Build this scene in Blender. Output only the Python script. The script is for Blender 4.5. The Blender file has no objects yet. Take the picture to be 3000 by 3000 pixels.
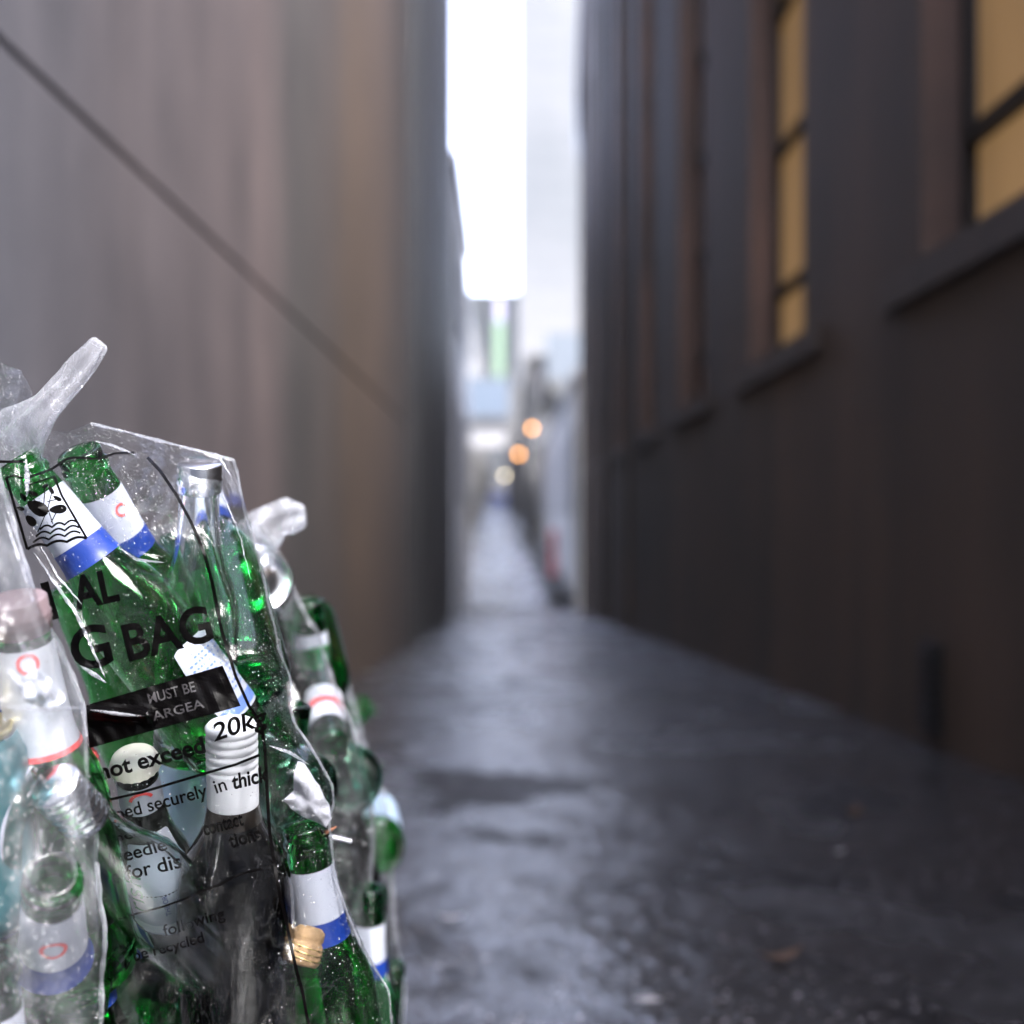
import bpy, bmesh, math, random
from mathutils import Vector, Matrix, noise
from mathutils.bvhtree import BVHTree
random.seed(7)
S = bpy.context.scene
C = S.collection
R = math.radians
F = 3500.0; U0 = 1489.0; V0 = 1518.0; EYE = 0.60

def W(u, v, y):
    return Vector(((u - U0) / F * y, y, EYE - (v - V0) / F * y))

# ------------------------------------------------------------------ camera, sky, sun
cd = bpy.data.cameras.new('camera'); cam = bpy.data.objects.new('camera', cd); C.objects.link(cam)
cam.location = (0, 0, EYE); cam.rotation_euler = (R(90), 0, 0)
cd.sensor_width = 36; cd.lens = 42.0
cd.shift_x = 11 / 3000; cd.shift_y = 18 / 3000
cd.clip_start = 0.02; cd.clip_end = 3000
cd.dof.use_dof = True; cd.dof.focus_distance = 0.725; cd.dof.aperture_fstop = 3.4
S.camera = cam
SUN_EL, SUN_AZ = 50, 145      # sun behind and to the right of the camera
wd = bpy.data.worlds.new('World'); S.world = wd; wd.use_nodes = True
nt = wd.node_tree
bg = nt.nodes['Background']
sky = nt.nodes.new('ShaderNodeTexSky'); sky.sky_type = 'NISHITA'; sky.sun_disc = False
sky.sun_elevation = R(SUN_EL); sky.sun_rotation = R(SUN_AZ)
sky.air_density = 1.0; sky.dust_density = 3.0; sky.ozone_density = 2.0
hs = nt.nodes.new('ShaderNodeHueSaturation'); hs.inputs['Saturation'].default_value = 0.68; hs.inputs['Hue'].default_value = 0.525; hs.inputs['Value'].default_value = 1.35   # overcast: the blue is washed out
nt.links.new(sky.outputs[0], hs.inputs['Color']); nt.links.new(hs.outputs[0], bg.inputs[0]); bg.inputs[1].default_value = 0.15
sl = bpy.data.lights.new('sun', 'SUN'); so = bpy.data.objects.new('sun', sl); C.objects.link(so)
sl.energy = 0.8; sl.angle = R(15); sl.color = (0.97, 0.975, 1.0)
az = R(SUN_AZ); el = R(SUN_EL)
sd = Vector((math.sin(az) * math.cos(el), math.cos(az) * math.cos(el), math.sin(el)))
so.rotation_euler = sd.to_track_quat('Z', 'Y').to_euler()
so.location = sd * 30
S.view_settings.view_transform = 'Standard'; S.view_settings.look = 'None'
S.view_settings.exposure = 3.25; S.view_settings.gamma = 1
S.render.engine = 'CYCLES'
cy = S.cycles
cy.max_bounces = 20; cy.transmission_bounces = 16; cy.transparent_max_bounces = 40
cy.glossy_bounces = 6; cy.diffuse_bounces = 4; cy.caustics_reflective = True; cy.caustics_refractive = True
cy.use_denoising = True; cy.sample_clamp_indirect = 6
cy.blur_glossy = 0.3

# ------------------------------------------------------------------ materials
def new_mat(name):
    m = bpy.data.materials.new(name); m.use_nodes = True
    return m, m.node_tree, m.node_tree.nodes['Principled BSDF']
def N(t, kind, **kw):
    n = t.nodes.new(kind)
    for k, v in kw.items():
        if k.startswith('i_'):
            key = k[2:]
            n.inputs[int(key) if key.isdigit() else key.replace('_', ' ')].default_value = v
        else: setattr(n, k, v)
    return n
def ramp(t, fac, stops, interp='LINEAR'):
    r = t.nodes.new('ShaderNodeValToRGB'); r.color_ramp.interpolation = interp
    e = r.color_ramp.elements
    while len(e) < len(stops): e.new(0.5)
    for i, (p, c) in enumerate(stops):
        e[i].position = p; e[i].color = (c, c, c, 1) if not hasattr(c, '__len__') else (*c, 1)
    t.links.new(fac, r.inputs[0]); return r
def coords(t, scale=(1, 1, 1), kind='Object', rot=(0, 0, 0)):
    tc = t.nodes.new('ShaderNodeTexCoord'); mp = t.nodes.new('ShaderNodeMapping')
    mp.inputs['Scale'].default_value = scale; mp.inputs['Rotation'].default_value = rot
    t.links.new(tc.outputs[kind], mp.inputs[0]); return mp.outputs[0]
def simple(name, col, rough=0.6, metal=0.0, var=0.12, scale=30, bump=0.0, **extra):
    m, t, b = new_mat(name)
    b.inputs['Roughness'].default_value = rough; b.inputs['Metallic'].default_value = metal
    nz = N(t, 'ShaderNodeTexNoise', i_Scale=scale, i_Detail=5.0); t.links.new(coords(t), nz.inputs['Vector'])
    lo = [max(0, c * (1 - var)) for c in col]; hi = [min(1, c * (1 + var)) for c in col]
    r = ramp(t, nz.outputs[0], [(0.3, lo), (0.7, hi)]); t.links.new(r.outputs[0], b.inputs['Base Color'])
    if bump:
        bp = N(t, 'ShaderNodeBump', i_Strength=bump, i_Distance=0.002); t.links.new(nz.outputs[0], bp.inputs['Height'])
        t.links.new(bp.outputs[0], b.inputs['Normal'])
    for k, v in extra.items(): b.inputs[k.replace('_', ' ')].default_value = v
    return m
def emit(name, col, s, noise_scale=None):
    m, t, b = new_mat(name)
    b.inputs['Base Color'].default_value = (0.02, 0.02, 0.02, 1); b.inputs['Roughness'].default_value = 0.3
    b.inputs['Emission Color'].default_value = (*col, 1); b.inputs['Emission Strength'].default_value = s
    if noise_scale:
        nz = N(t, 'ShaderNodeTexNoise', i_Scale=noise_scale, i_Detail=3.0); t.links.new(coords(t, (1, 1, 0.3)), nz.inputs['Vector'])
        r = ramp(t, nz.outputs[0], [(0.3, [c * 0.7 for c in col]), (0.7, [c * 1.25 for c in col])])
        t.links.new(r.outputs[0], b.inputs['Emission Color'])
    return m
def glass(name, col, rough=0.0, ior=1.45):
    m, t, b = new_mat(name)
    b.inputs['Base Color'].default_value = (*col, 1); b.inputs['Roughness'].default_value = rough
    b.inputs['IOR'].default_value = ior; b.inputs['Transmission Weight'].default_value = 1.0
    return m
def film(name, haze=0.06, haze_hi=0.35, wr=0.5, scale=14.0, crease_amt=0.05):
    """thin clear polythene: see-through, glossy, whitish where it is creased"""
    m = bpy.data.materials.new(name); m.use_nodes = True; t = m.node_tree; t.nodes.clear()
    out = N(t, 'ShaderNodeOutputMaterial')
    co = coords(t)
    n1 = N(t, 'ShaderNodeTexNoise', i_Scale=scale, i_Detail=6.0, i_Distortion=1.2); t.links.new(coords(t, (1.6, 1.6, 0.7), rot=(0, 0.5, 0)), n1.inputs['Vector'])
    n2 = N(t, 'ShaderNodeTexNoise', i_Scale=scale * 5, i_Detail=4.0, i_Distortion=0.5); t.links.new(co, n2.inputs['Vector'])
    vo = N(t, 'ShaderNodeTexVoronoi', i_Scale=scale * 1.7, feature='DISTANCE_TO_EDGE')
    mixv = N(t, 'ShaderNodeMixRGB', i_0=0.12); t.links.new(co, mixv.inputs[1]); t.links.new(n1.outputs['Color'], mixv.inputs[2])
    t.links.new(mixv.outputs[0], vo.inputs['Vector'])
    crease = ramp(t, vo.outputs[0], [(0.0, 1.0), (0.02, 0.0)])
    hz = ramp(t, n1.outputs[0], [(0.48, haze), (0.78, haze_hi)])
    b1 = N(t, 'ShaderNodeBump', i_Strength=wr, i_Distance=0.012); t.links.new(n1.outputs[0], b1.inputs['Height'])
    b2 = N(t, 'ShaderNodeBump', i_Strength=wr * 0.25, i_Distance=0.0015); t.links.new(n2.outputs[0], b2.inputs['Height']); t.links.new(b1.outputs[0], b2.inputs['Normal'])
    tr = N(t, 'ShaderNodeBsdfTransparent'); tr.inputs[0].default_value = (0.975, 0.98, 0.99, 1)
    gl = N(t, 'ShaderNodeBsdfGlossy'); gl.inputs['Roughness'].default_value = 0.13; gl.inputs['Color'].default_value = (1, 1, 1, 1)
    t.links.new(b2.outputs[0], gl.inputs['Normal'])
    fr = N(t, 'ShaderNodeFresnel', i_IOR=1.42); b3 = N(t, 'ShaderNodeBump', i_Strength=0.12, i_Distance=0.012); t.links.new(n1.outputs[0], b3.inputs['Height']); t.links.new(b3.outputs[0], fr.inputs['Normal'])
    fm = N(t, 'ShaderNodeMath', operation='MULTIPLY', use_clamp=True); fm.inputs[1].default_value = 0.45; t.links.new(fr.outputs[0], fm.inputs[0])
    df = N(t, 'ShaderNodeBsdfDiffuse'); df.inputs[0].default_value = (0.82, 0.83, 0.9, 1)
    tl = N(t, 'ShaderNodeBsdfTranslucent'); tl.inputs[0].default_value = (0.8, 0.81, 0.88, 1)
    md = N(t, 'ShaderNodeMixShader', i_0=0.5); t.links.new(df.outputs[0], md.inputs[1]); t.links.new(tl.outputs[0], md.inputs[2])
    ad = N(t, 'ShaderNodeMath', operation='MULTIPLY_ADD', use_clamp=True); ad.inputs[1].default_value = crease_amt
    t.links.new(crease.outputs[0], ad.inputs[0]); t.links.new(hz.outputs[0], ad.inputs[2])
    m1 = N(t, 'ShaderNodeMixShader'); t.links.new(ad.outputs[0], m1.inputs[0]); t.links.new(tr.outputs[0], m1.inputs[1]); t.links.new(md.outputs[0], m1.inputs[2])
    m2 = N(t, 'ShaderNodeMixShader'); t.links.new(fm.outputs[0], m2.inputs[0]); t.links.new(m1.outputs[0], m2.inputs[1]); t.links.new(gl.outputs[0], m2.inputs[2])
    t.links.new(m2.outputs[0], out.inputs[0]); return m

# left wall: weathered boards, colour ramped from cool grey to brown along its length
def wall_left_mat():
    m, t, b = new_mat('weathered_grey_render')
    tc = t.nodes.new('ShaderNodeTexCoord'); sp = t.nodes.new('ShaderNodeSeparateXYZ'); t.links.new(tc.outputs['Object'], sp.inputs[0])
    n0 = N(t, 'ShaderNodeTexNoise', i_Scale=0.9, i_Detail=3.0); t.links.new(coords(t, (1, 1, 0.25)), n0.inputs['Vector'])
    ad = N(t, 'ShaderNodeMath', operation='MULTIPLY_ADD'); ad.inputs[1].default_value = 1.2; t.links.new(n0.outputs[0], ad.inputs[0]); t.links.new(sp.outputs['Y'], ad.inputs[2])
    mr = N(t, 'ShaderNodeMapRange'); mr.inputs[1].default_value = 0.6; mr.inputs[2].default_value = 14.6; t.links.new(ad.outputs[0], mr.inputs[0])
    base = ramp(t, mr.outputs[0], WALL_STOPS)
    n1 = N(t, 'ShaderNodeTexNoise', i_Scale=7.0, i_Detail=6.0, i_Roughness=0.6); t.links.new(coords(t, (1, 1, 0.05)), n1.inputs['Vector'])
    s1 = ramp(t, n1.outputs[0], [(0.3, (0.84, 0.85, 0.87)), (0.7, (1.1, 1.07, 1.06))])
    mx = N(t, 'ShaderNodeMixRGB', blend_type='MULTIPLY', i_0=1.0); t.links.new(base.outputs[0], mx.inputs[1]); t.links.new(s1.outputs[0], mx.inputs[2])
    n2 = N(t, 'ShaderNodeTexNoise', i_Scale=2.3, i_Detail=8.0, i_Roughness=0.65); t.links.new(coords(t, (1, 1, 0.6)), n2.inputs['Vector'])
    s2 = ramp(t, n2.outputs[0], [(0.35, (0.74, 0.74, 0.76)), (0.65, (1.12, 1.1, 1.1))])
    mx2 = N(t, 'ShaderNodeMixRGB', blend_type='MULTIPLY', i_0=1.0); t.links.new(mx.outputs[0], mx2.inputs[1]); t.links.new(s2.outputs[0], mx2.inputs[2])
    t.links.new(mx2.outputs[0], b.inputs['Base Color']); b.inputs['Roughness'].default_value = 0.65
    n3 = N(t, 'ShaderNodeTexNoise', i_Scale=60.0, i_Detail=4.0); t.links.new(coords(t), n3.inputs['Vector'])
    bp = N(t, 'ShaderNodeBump', i_Strength=0.4, i_Distance=0.004); t.links.new(n3.outputs[0], bp.inputs['Height']); t.links.new(bp.outputs[0], b.inputs['Normal'])
    return m
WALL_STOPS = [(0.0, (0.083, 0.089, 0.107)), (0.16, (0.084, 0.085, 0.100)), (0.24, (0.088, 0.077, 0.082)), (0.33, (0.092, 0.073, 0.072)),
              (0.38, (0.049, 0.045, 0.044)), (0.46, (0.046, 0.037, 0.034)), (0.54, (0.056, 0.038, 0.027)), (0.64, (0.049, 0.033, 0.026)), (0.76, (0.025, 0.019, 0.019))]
def streaky(name, col, rough=0.75, spread=0.3, sc=3.0):
    m, t, b = new_mat(name)
    n1 = N(t, 'ShaderNodeTexNoise', i_Scale=sc, i_Detail=7.0, i_Roughness=0.6); t.links.new(coords(t, (1, 1, 0.12)), n1.inputs['Vector'])
    n2 = N(t, 'ShaderNodeTexNoise', i_Scale=sc * 0.4, i_Detail=5.0); t.links.new(coords(t), n2.inputs['Vector'])
    r1 = ramp(t, n1.outputs[0], [(0.3, [c * (1 - spread) for c in col]), (0.7, [c * (1 + spread) for c in col])])
    r2 = ramp(t, n2.outputs['Color'], [(0.35, (0.6, 0.62, 0.64)), (0.65, (1.35, 1.22, 1.15))])
    mx = N(t, 'ShaderNodeMixRGB', blend_type='MULTIPLY', i_0=1.0); t.links.new(r1.outputs[0], mx.inputs[1]); t.links.new(r2.outputs[0], mx.inputs[2])
    t.links.new(mx.outputs[0], b.inputs['Base Color']); b.inputs['Roughness'].default_value = rough
    n3 = N(t, 'ShaderNodeTexNoise', i_Scale=45.0, i_Detail=5.0); t.links.new(coords(t), n3.inputs['Vector'])
    bp = N(t, 'ShaderNodeBump', i_Strength=0.5, i_Distance=0.006); t.links.new(n3.outputs[0], bp.inputs['Height']); t.links.new(bp.outputs[0], b.inputs['Normal'])
    return m
def asphalt():
    m, t, b = new_mat('wet_asphalt')
    co = coords(t)
    n1 = N(t, 'ShaderNodeTexNoise', i_Scale=1.1, i_Detail=6.0, i_Roughness=0.55); t.links.new(coords(t, (1, 0.75, 1)), n1.inputs['Vector'])
    g = N(t, 'ShaderNodeTexVoronoi', i_Scale=170.0); t.links.new(co, g.inputs['Vector'])
    g2 = N(t, 'ShaderNodeTexNoise', i_Scale=120.0, i_Detail=4.0); t.links.new(co, g2.inputs['Vector'])
    g3 = N(t, 'ShaderNodeTexNoise', i_Scale=9.0, i_Detail=5.0, i_Roughness=0.6); t.links.new(co, g3.inputs['Vector'])
    base = ramp(t, g.outputs['Color'], [(0.2, (0.0025, 0.0023, 0.0023)), (0.7, (0.008, 0.0072, 0.0074)), (0.86, (0.02, 0.019, 0.020)), (0.95, (0.30, 0.28, 0.30))])  # palest cells painted in for glints off the wet grit
    tint = ramp(t, n1.outputs[0], [(0.35, (0.55, 0.55, 0.58)), (0.6, (1.0, 1.0, 1.0))])
    mx = N(t, 'ShaderNodeMixRGB', blend_type='MULTIPLY', i_0=1.0); t.links.new(base.outputs[0], mx.inputs[1]); t.links.new(tint.outputs[0], mx.inputs[2])
    t.links.new(mx.outputs[0], b.inputs['Base Color'])
    ro = ramp(t, n1.outputs[0], [(0.34, 0.75), (0.5, 0.5), (0.7, 0.4)])
    t.links.new(ro.outputs[0], b.inputs['Roughness'])
    b.inputs['Specular IOR Level'].default_value = 0.12
    cr = ramp(t, n1.outputs[0], [(0.36, 0.34), (0.46, 0.24), (0.66, 0.18)]); t.links.new(cr.outputs[0], b.inputs['Coat Roughness'])
    np_ = N(t, 'ShaderNodeTexNoise', i_Scale=1.9, i_Detail=7.0, i_Roughness=0.62, i_Distortion=0.4); t.links.new(coords(t, (1, 0.8, 1)), np_.inputs['Vector'])
    cw = ramp(t, g3.outputs[0], [(0.34, 0.55), (0.5, 1.0)]); cp = ramp(t, np_.outputs[0], [(0.38, 0.15), (0.46, 1.0)])
    cm = N(t, 'ShaderNodeMath', operation='MULTIPLY'); t.links.new(cw.outputs[0], cm.inputs[0]); t.links.new(cp.outputs[0], cm.inputs[1]); t.links.new(cm.outputs[0], b.inputs['Coat Weight']); b.inputs['Coat IOR'].default_value = 2.1
    wet = ramp(t, n1.outputs[0], [(0.36, 0.25), (0.6, 1.0)])
    bg_ = N(t, 'ShaderNodeBump', i_Strength=0.6, i_Distance=0.0025); t.links.new(g.outputs['Distance'], bg_.inputs['Height'])
    b1 = N(t, 'ShaderNodeBump', i_Distance=0.0035); t.links.new(bg_.outputs[0], b1.inputs['Normal']); t.links.new(wet.outputs[0], b1.inputs['Strength']); t.links.new(g2.outputs[0], b1.inputs['Height'])
    b0 = N(t, 'ShaderNodeBump', i_Strength=0.45, i_Distance=0.012); t.links.new(g3.outputs[0], b0.inputs['Height']); t.links.new(b1.outputs[0], b0.inputs['Normal'])
    t.links.new(b0.outputs[0], b.inputs['Normal']); bc = N(t, 'ShaderNodeBump', i_Strength=0.6, i_Distance=0.014); t.links.new(g3.outputs[0], bc.inputs['Height']); bd = N(t, 'ShaderNodeBump', i_Strength=0.35, i_Distance=0.0022); t.links.new(g.outputs['Distance'], bd.inputs['Height']); be = N(t, 'ShaderNodeBump', i_Strength=0.8, i_Distance=0.05); t.links.new(n1.outputs[0], be.inputs['Height']); t.links.new(bd.outputs[0], be.inputs['Normal']); t.links.new(be.outputs[0], bc.inputs['Normal']); t.links.new(bc.outputs[0], b.inputs['Coat Normal'])
    return m

M = {}
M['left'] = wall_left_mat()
M['left_dark'] = streaky('dark_painted_cladding', (0.0115, 0.012, 0.0145), 0.5, 0.25)
M['groove'] = simple('dark_joint', (0.03, 0.03, 0.028), 0.9)
M['right'] = streaky('sooty_brown_render', (0.029, 0.0192, 0.0130), 0.75, 0.5, 1.8)
M['reveal'] = streaky('brown_window_reveal', (0.070, 0.044, 0.034), 0.7, 0.15)
M['sill'] = streaky('dark_stained_sill', (0.027, 0.0185, 0.0135), 0.7, 0.4)
M['black'] = simple('black_frame_paint', (0.003, 0.0026, 0.0024), 0.6)
M['asphalt'] = asphalt()
M['amber'] = emit('amber_lit_blind', (0.36, 0.21, 0.090), 0.068, 1.2)
M['dim'] = emit('dim_lit_pane', (0.16, 0.06, 0.025), 0.018, 3.0)
M['darkpane'] = simple('dark_window_glass', (0.012, 0.013, 0.014), 0.15)
M['grey1'] = streaky('pale_grey_render', (0.172, 0.178, 0.178), 0.8, 0.12, 0.6)
M['grey2'] = streaky('mid_grey_render', (0.131, 0.138, 0.144), 0.8, 0.12, 0.6)
M['grey3'] = streaky('charcoal_render', (0.048, 0.052, 0.056), 0.8, 0.12, 0.6)
M['pale'] = streaky('cream_stone', (0.105, 0.110, 0.102), 0.8, 0.08, 0.2)
M['tower'] = streaky('pale_blue_cladding', (0.058, 0.064, 0.071), 0.5, 0.04, 0.05)
M['paneblue'] = simple('pale_blue_pane', (0.072, 0.080, 0.089), 0.4)
M['bluesign'] = simple('light_blue_board', (0.039, 0.054, 0.075), 0.5)
M['baygrey'] = simple('blue_grey_glazing', (0.045, 0.055, 0.068), 0.4)
M['greenb'] = simple('green_banner', (0.08, 0.13, 0.08), 0.6)
M['purple'] = simple('violet_banner', (0.2, 0.19, 0.26), 0.6)
M['red'] = simple('red_gloss_paint', (0.22, 0.025, 0.025), 0.4)
M['bluepaint'] = simple('blue_vehicle_paint', (0.05, 0.09, 0.32), 0.35)
M['iron'] = simple('black_iron', (0.004, 0.004, 0.0045), 0.5)
M['lamp_orange'] = emit('orange_lamp', (1.0, 0.42, 0.10), 1.7)
M['lamp_white'] = emit('cool_white_lamp', (1.0, 0.85, 0.6), 0.9)
M['gg'] = glass('green_bottle_glass', (0.10, 0.64, 0.16))
M['gg2'] = glass('deep_green_bottle_glass', (0.05, 0.42, 0.14))
M['gt'] = glass('teal_green_bottle_glass', (0.26, 0.62, 0.45))
M['gc'] = glass('clear_bottle_glass', (0.93, 0.97, 0.97))
M['ga'] = glass('amber_bottle_glass', (0.55, 0.22, 0.06))
M['gd'] = glass('dark_wine_glass', (0.03, 0.02, 0.012), ior=1.38)
M['paper'] = simple('white_label_paper', (0.34, 0.36, 0.425), 0.55, var=0.05, bump=0.1)
M['silver'] = simple('silver_label_foil', (0.55, 0.58, 0.64), 0.35, metal=0.35, var=0.1)
M['blue'] = simple('royal_blue_label', (0.006, 0.028, 0.19), 0.4, var=0.1)
M['lblue'] = simple('pale_blue_print', (0.10, 0.17, 0.42), 0.5, var=0.2)
M['redink'] = simple('red_print', (0.6, 0.06, 0.06), 0.5)
M['greenink'] = simple('green_print', (0.02, 0.16, 0.07), 0.5)
M['white_cap'] = simple('white_enamel_cap', (0.48, 0.49, 0.52), 0.3, var=0.03)
M['cream'] = simple('cream_cap', (0.40, 0.39, 0.34), 0.4, var=0.04)
M['metal'] = simple('aluminium', (0.75, 0.77, 0.82), 0.22, metal=1.0, var=0.06)
M['teal'] = simple('teal_can_paint', (0.015, 0.12, 0.14), 0.3, metal=0.4)
M['canblue'] = simple('pale_blue_can_paint', (0.45, 0.58, 0.75), 0.3, metal=0.3)
M['gold'] = simple('gold_rim', (0.6, 0.5, 0.22), 0.3, metal=1.0)
M['pink'] = simple('faded_pink_cap', (0.13, 0.095, 0.105), 0.5)
M['cork'] = simple('tan_cork', (0.20, 0.125, 0.06), 0.8, var=0.35, scale=120, bump=0.6)
M['tissue'] = simple('white_tissue', (0.42, 0.42, 0.47), 0.8, var=0.04, scale=60, bump=0.4)
M['orange'] = simple('orange_straw', (0.22, 0.08, 0.035), 0.5)
M['ink'] = simple('black_bag_ink', (0.0008, 0.0006, 0.0007), 0.4, var=0.2, Specular_IOR_Level=0.06)
M['greyink'] = simple('worn_grey_ink', (0.014, 0.012, 0.014), 0.6, var=0.5, scale=400)
M['leaf'] = simple('brown_leaf', (0.09, 0.05, 0.028), 0.6, var=0.4, scale=90)
M['litter'] = simple('pale_litter', (0.36, 0.34, 0.36), 0.6)
M['film'] = film('clear_polythene', 0.0, 0.022, 0.5, 13, 0.02)
M['film_l'] = film('cloudy_polythene', 0.06, 0.36, 0.7, 11, 0.08)
M['film_b'] = film('hazy_polythene', 0.02, 0.13, 0.6, 10)
M['knot'] = film('bunched_polythene', 0.18, 0.55, 1.0, 25, 0.15)
M['water'] = glass('water', (1, 1, 1), 0.0, 1.33); M['water'].node_tree.nodes['Principled BSDF'].inputs['Transmission Weight'].default_value = 0.83  # partly white body stands in for sky sparkle on the droplets

# ------------------------------------------------------------------ helpers
def tag(o, label=None, cat=None, group=None, kind=None):
    if label: o['label'] = label
    if cat: o['category'] = cat
    if group: o['group'] = group
    if kind: o['kind'] = kind
    return o
def obj(name, bm, mat, parent=None, smooth=False, loc=None):
    me = bpy.data.meshes.new(name)
    bmesh.ops.recalc_face_normals(bm, faces=bm.faces)
    bm.to_mesh(me); bm.free()
    if smooth: me.polygons.foreach_set('use_smooth', [True] * len(me.polygons))
    me.materials.append(mat)
    o = bpy.data.objects.new(name, me); C.objects.link(o)
    if parent: o.parent = parent
    if loc: o.location = loc
    return o
def raw(name, verts, faces, mat, parent=None, smooth=True):
    me = bpy.data.meshes.new(name); me.from_pydata([tuple(v) for v in verts], [], faces); me.update()
    if smooth: me.polygons.foreach_set('use_smooth', [True] * len(me.polygons))
    me.materials.append(mat); o = bpy.data.objects.new(name, me); C.objects.link(o)
    if parent: o.parent = parent
    return o
def empty(name, loc=(0, 0, 0)):
    o = bpy.data.objects.new(name, None); C.objects.link(o); o.location = loc; o.empty_display_size = 0.05
    return o
def box(bm, x0, x1, y0, y1, z0, z1, M4=None):
    vs = [bm.verts.new((x, y, z)) for x in (x0, x1) for y in (y0, y1) for z in (z0, z1)]
    for f in ((0, 1, 3, 2), (4, 6, 7, 5), (0, 4, 5, 1), (2, 3, 7, 6), (0, 2, 6, 4), (1, 5, 7, 3)):
        bm.faces.new([vs[i] for i in f])
    if M4 is not None:
        for v in vs: v.co = M4 @ v.co
    return vs
def lathe(bm, prof, seg=40, rip=None):
    rings = []
    for k, (r, z) in enumerate(prof):
        if r < 1e-6: rings.append([bm.verts.new((0, 0, z))])
        else:
            rings.append([bm.verts.new(((r * (1 + (rip(k, i) if rip else 0))) * math.cos(2 * math.pi * i / seg),
                                        (r * (1 + (rip(k, i) if rip else 0))) * math.sin(2 * math.pi * i / seg), z)) for i in range(seg)])
    for a, b in zip(rings, rings[1:]):
        if len(a) == 1 and len(b) == 1: continue
        for i in range(seg):
            j = (i + 1) % seg
            if len(a) == 1: bm.faces.new((a[0], b[i], b[j]))
            elif len(b) == 1: bm.faces.new((a[i], a[j], b[0]))
            else: bm.faces.new((a[i], a[j], b[j], b[i]))
def tube(bm, pts, rad, seg=8):
    prev = None; n = len(pts)
    rings = []
    for k, p in enumerate(pts):
        p = Vector(p); a = Vector(pts[max(k - 1, 0)]); b = Vector(pts[min(k + 1, n - 1)])
        d = (b - a).normalized(); up = Vector((0, 0, 1)) if abs(d.z) < 0.9 else Vector((0, 1, 0))
        e1 = d.cross(up).normalized(); e2 = d.cross(e1).normalized()
        r = rad[k] if hasattr(rad, '__len__') else rad
        rings.append([bm.verts.new(p + (e1 * math.cos(2 * math.pi * i / seg) + e2 * math.sin(2 * math.pi * i / seg)) * r) for i in range(seg)])
    for a, b in zip(rings, rings[1:]):
        for i in range(seg):
            j = (i + 1) % seg; bm.faces.new((a[i], a[j], b[j], b[i]))
    bm.faces.new(rings[0]); bm.faces.new(rings[-1][::-1])

# ------------------------------------------------------------------ ground
DIP = 27.0
def gz(y):          # the alley runs downhill, then climbs again
    near = -0.056 * y
    far = -0.056 * DIP + 0.037 * (y - DIP)
    if y < DIP - 3: return near
    if y > DIP + 3: return far
    t = (y - DIP + 3) / 6
    return -0.056 * y * (1 - t) + far * t if 0 <= t <= 1 else far
def cx(y):          # centre line of the alley
    return 0.30 if y < DIP else 0.30 - 0.016 * (y - DIP)
bm = bmesh.new()
xs = [-600, -60, -12, -4, -2, -1.2, -0.8, -0.4, 0, 0.4, 0.8, 1.2, 1.6, 2.4, 4, 12, 60, 600]
ys = [-60, -20, -8, -4, -2] + [i * 0.5 for i in range(0, 80)] + [40 + 4 * i for i in range(30)] + [160 + 20 * i for i in range(20)] + [700, 1100]
grid = [[bm.verts.new((x, y, gz(min(y, 640)) + 0.006 * noise.noise(Vector((x * 1.3, y * 0.9, 0))) * (1 if abs(x) < 3 else 0))) for x in xs] for y in ys]
for a, b in zip(grid, grid[1:]):
    for i in range(len(xs) - 1): bm.faces.new((a[i], a[i + 1], b[i + 1], b[i]))
tag(obj('alley_ground', bm, M['asphalt'], smooth=True), kind='structure')
bm = bmesh.new(); box(bm, -0.95, 1.56, 27.6, 28.1, gz(27.8) - 0.05, gz(27.8) + 0.03)
tag(obj('drain_channel', bm, M['groove']), kind='structure')

# ------------------------------------------------------------------ left wall
XL, XR = -0.97, 1.58
HT = 16.0
lw = empty('grey_wall', (XL - 0.2, 1, 0))
def lobj(name, bm, mat, parent, smooth=False):
    o = obj(name, bm, mat, parent, smooth)
    o.matrix_parent_inverse = Matrix.Translation(-parent.location)
    return o
G = EYE + 0.915
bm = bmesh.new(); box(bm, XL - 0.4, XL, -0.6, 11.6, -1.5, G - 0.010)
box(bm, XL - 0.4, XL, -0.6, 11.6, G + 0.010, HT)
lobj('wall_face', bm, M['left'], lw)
bm = bmesh.new(); box(bm, XL - 0.38, XL - 0.022, -0.58, 9.8, G - 0.0105, G + 0.0105)
lobj('wall_joint', bm, M['groove'], lw)
tag(lw, 'tall weathered grey wall with a dark horizontal joint on the left of the alley', 'wall')
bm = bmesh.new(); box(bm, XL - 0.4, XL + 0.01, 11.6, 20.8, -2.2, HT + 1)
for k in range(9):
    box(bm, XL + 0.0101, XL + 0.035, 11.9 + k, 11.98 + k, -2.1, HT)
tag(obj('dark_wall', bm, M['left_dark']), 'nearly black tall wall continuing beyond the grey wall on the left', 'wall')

# ------------------------------------------------------------------ right building with tall windows
rb = empty('brown_building', (XR + 0.2, 1, 0))
ZS = EYE + 0.99; ZT = 9.2
bm = bmesh.new()
box(bm, XR, XR + 0.5, -0.6, 26.2, -2.6, ZS - 0.14)
edges = []
for j in range(-1, 7):
    f = 4.585 + 3.25 * j; edges.append((f - 1.44, f))
y = -0.6; LOW = 5.2; STEP = 8.9      # near part kept low, out of view, so light reaches the left wall
for a, b in edges:
    zt = ZT if a > STEP else 4.5
    if a > y:
        if y < STEP < a: box(bm, XR, XR + 0.5, y, STEP, ZS - 0.14, 4.5); box(bm, XR, XR + 0.5, STEP, a, ZS - 0.14, ZT)
        else: box(bm, XR, XR + 0.5, y, a, ZS - 0.14, zt)
    y = b
box(bm, XR, XR + 0.5, y, 26.2, ZS - 0.14, ZT)
box(bm, XR, XR + 0.5, -0.6, STEP, 4.5, LOW)
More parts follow.
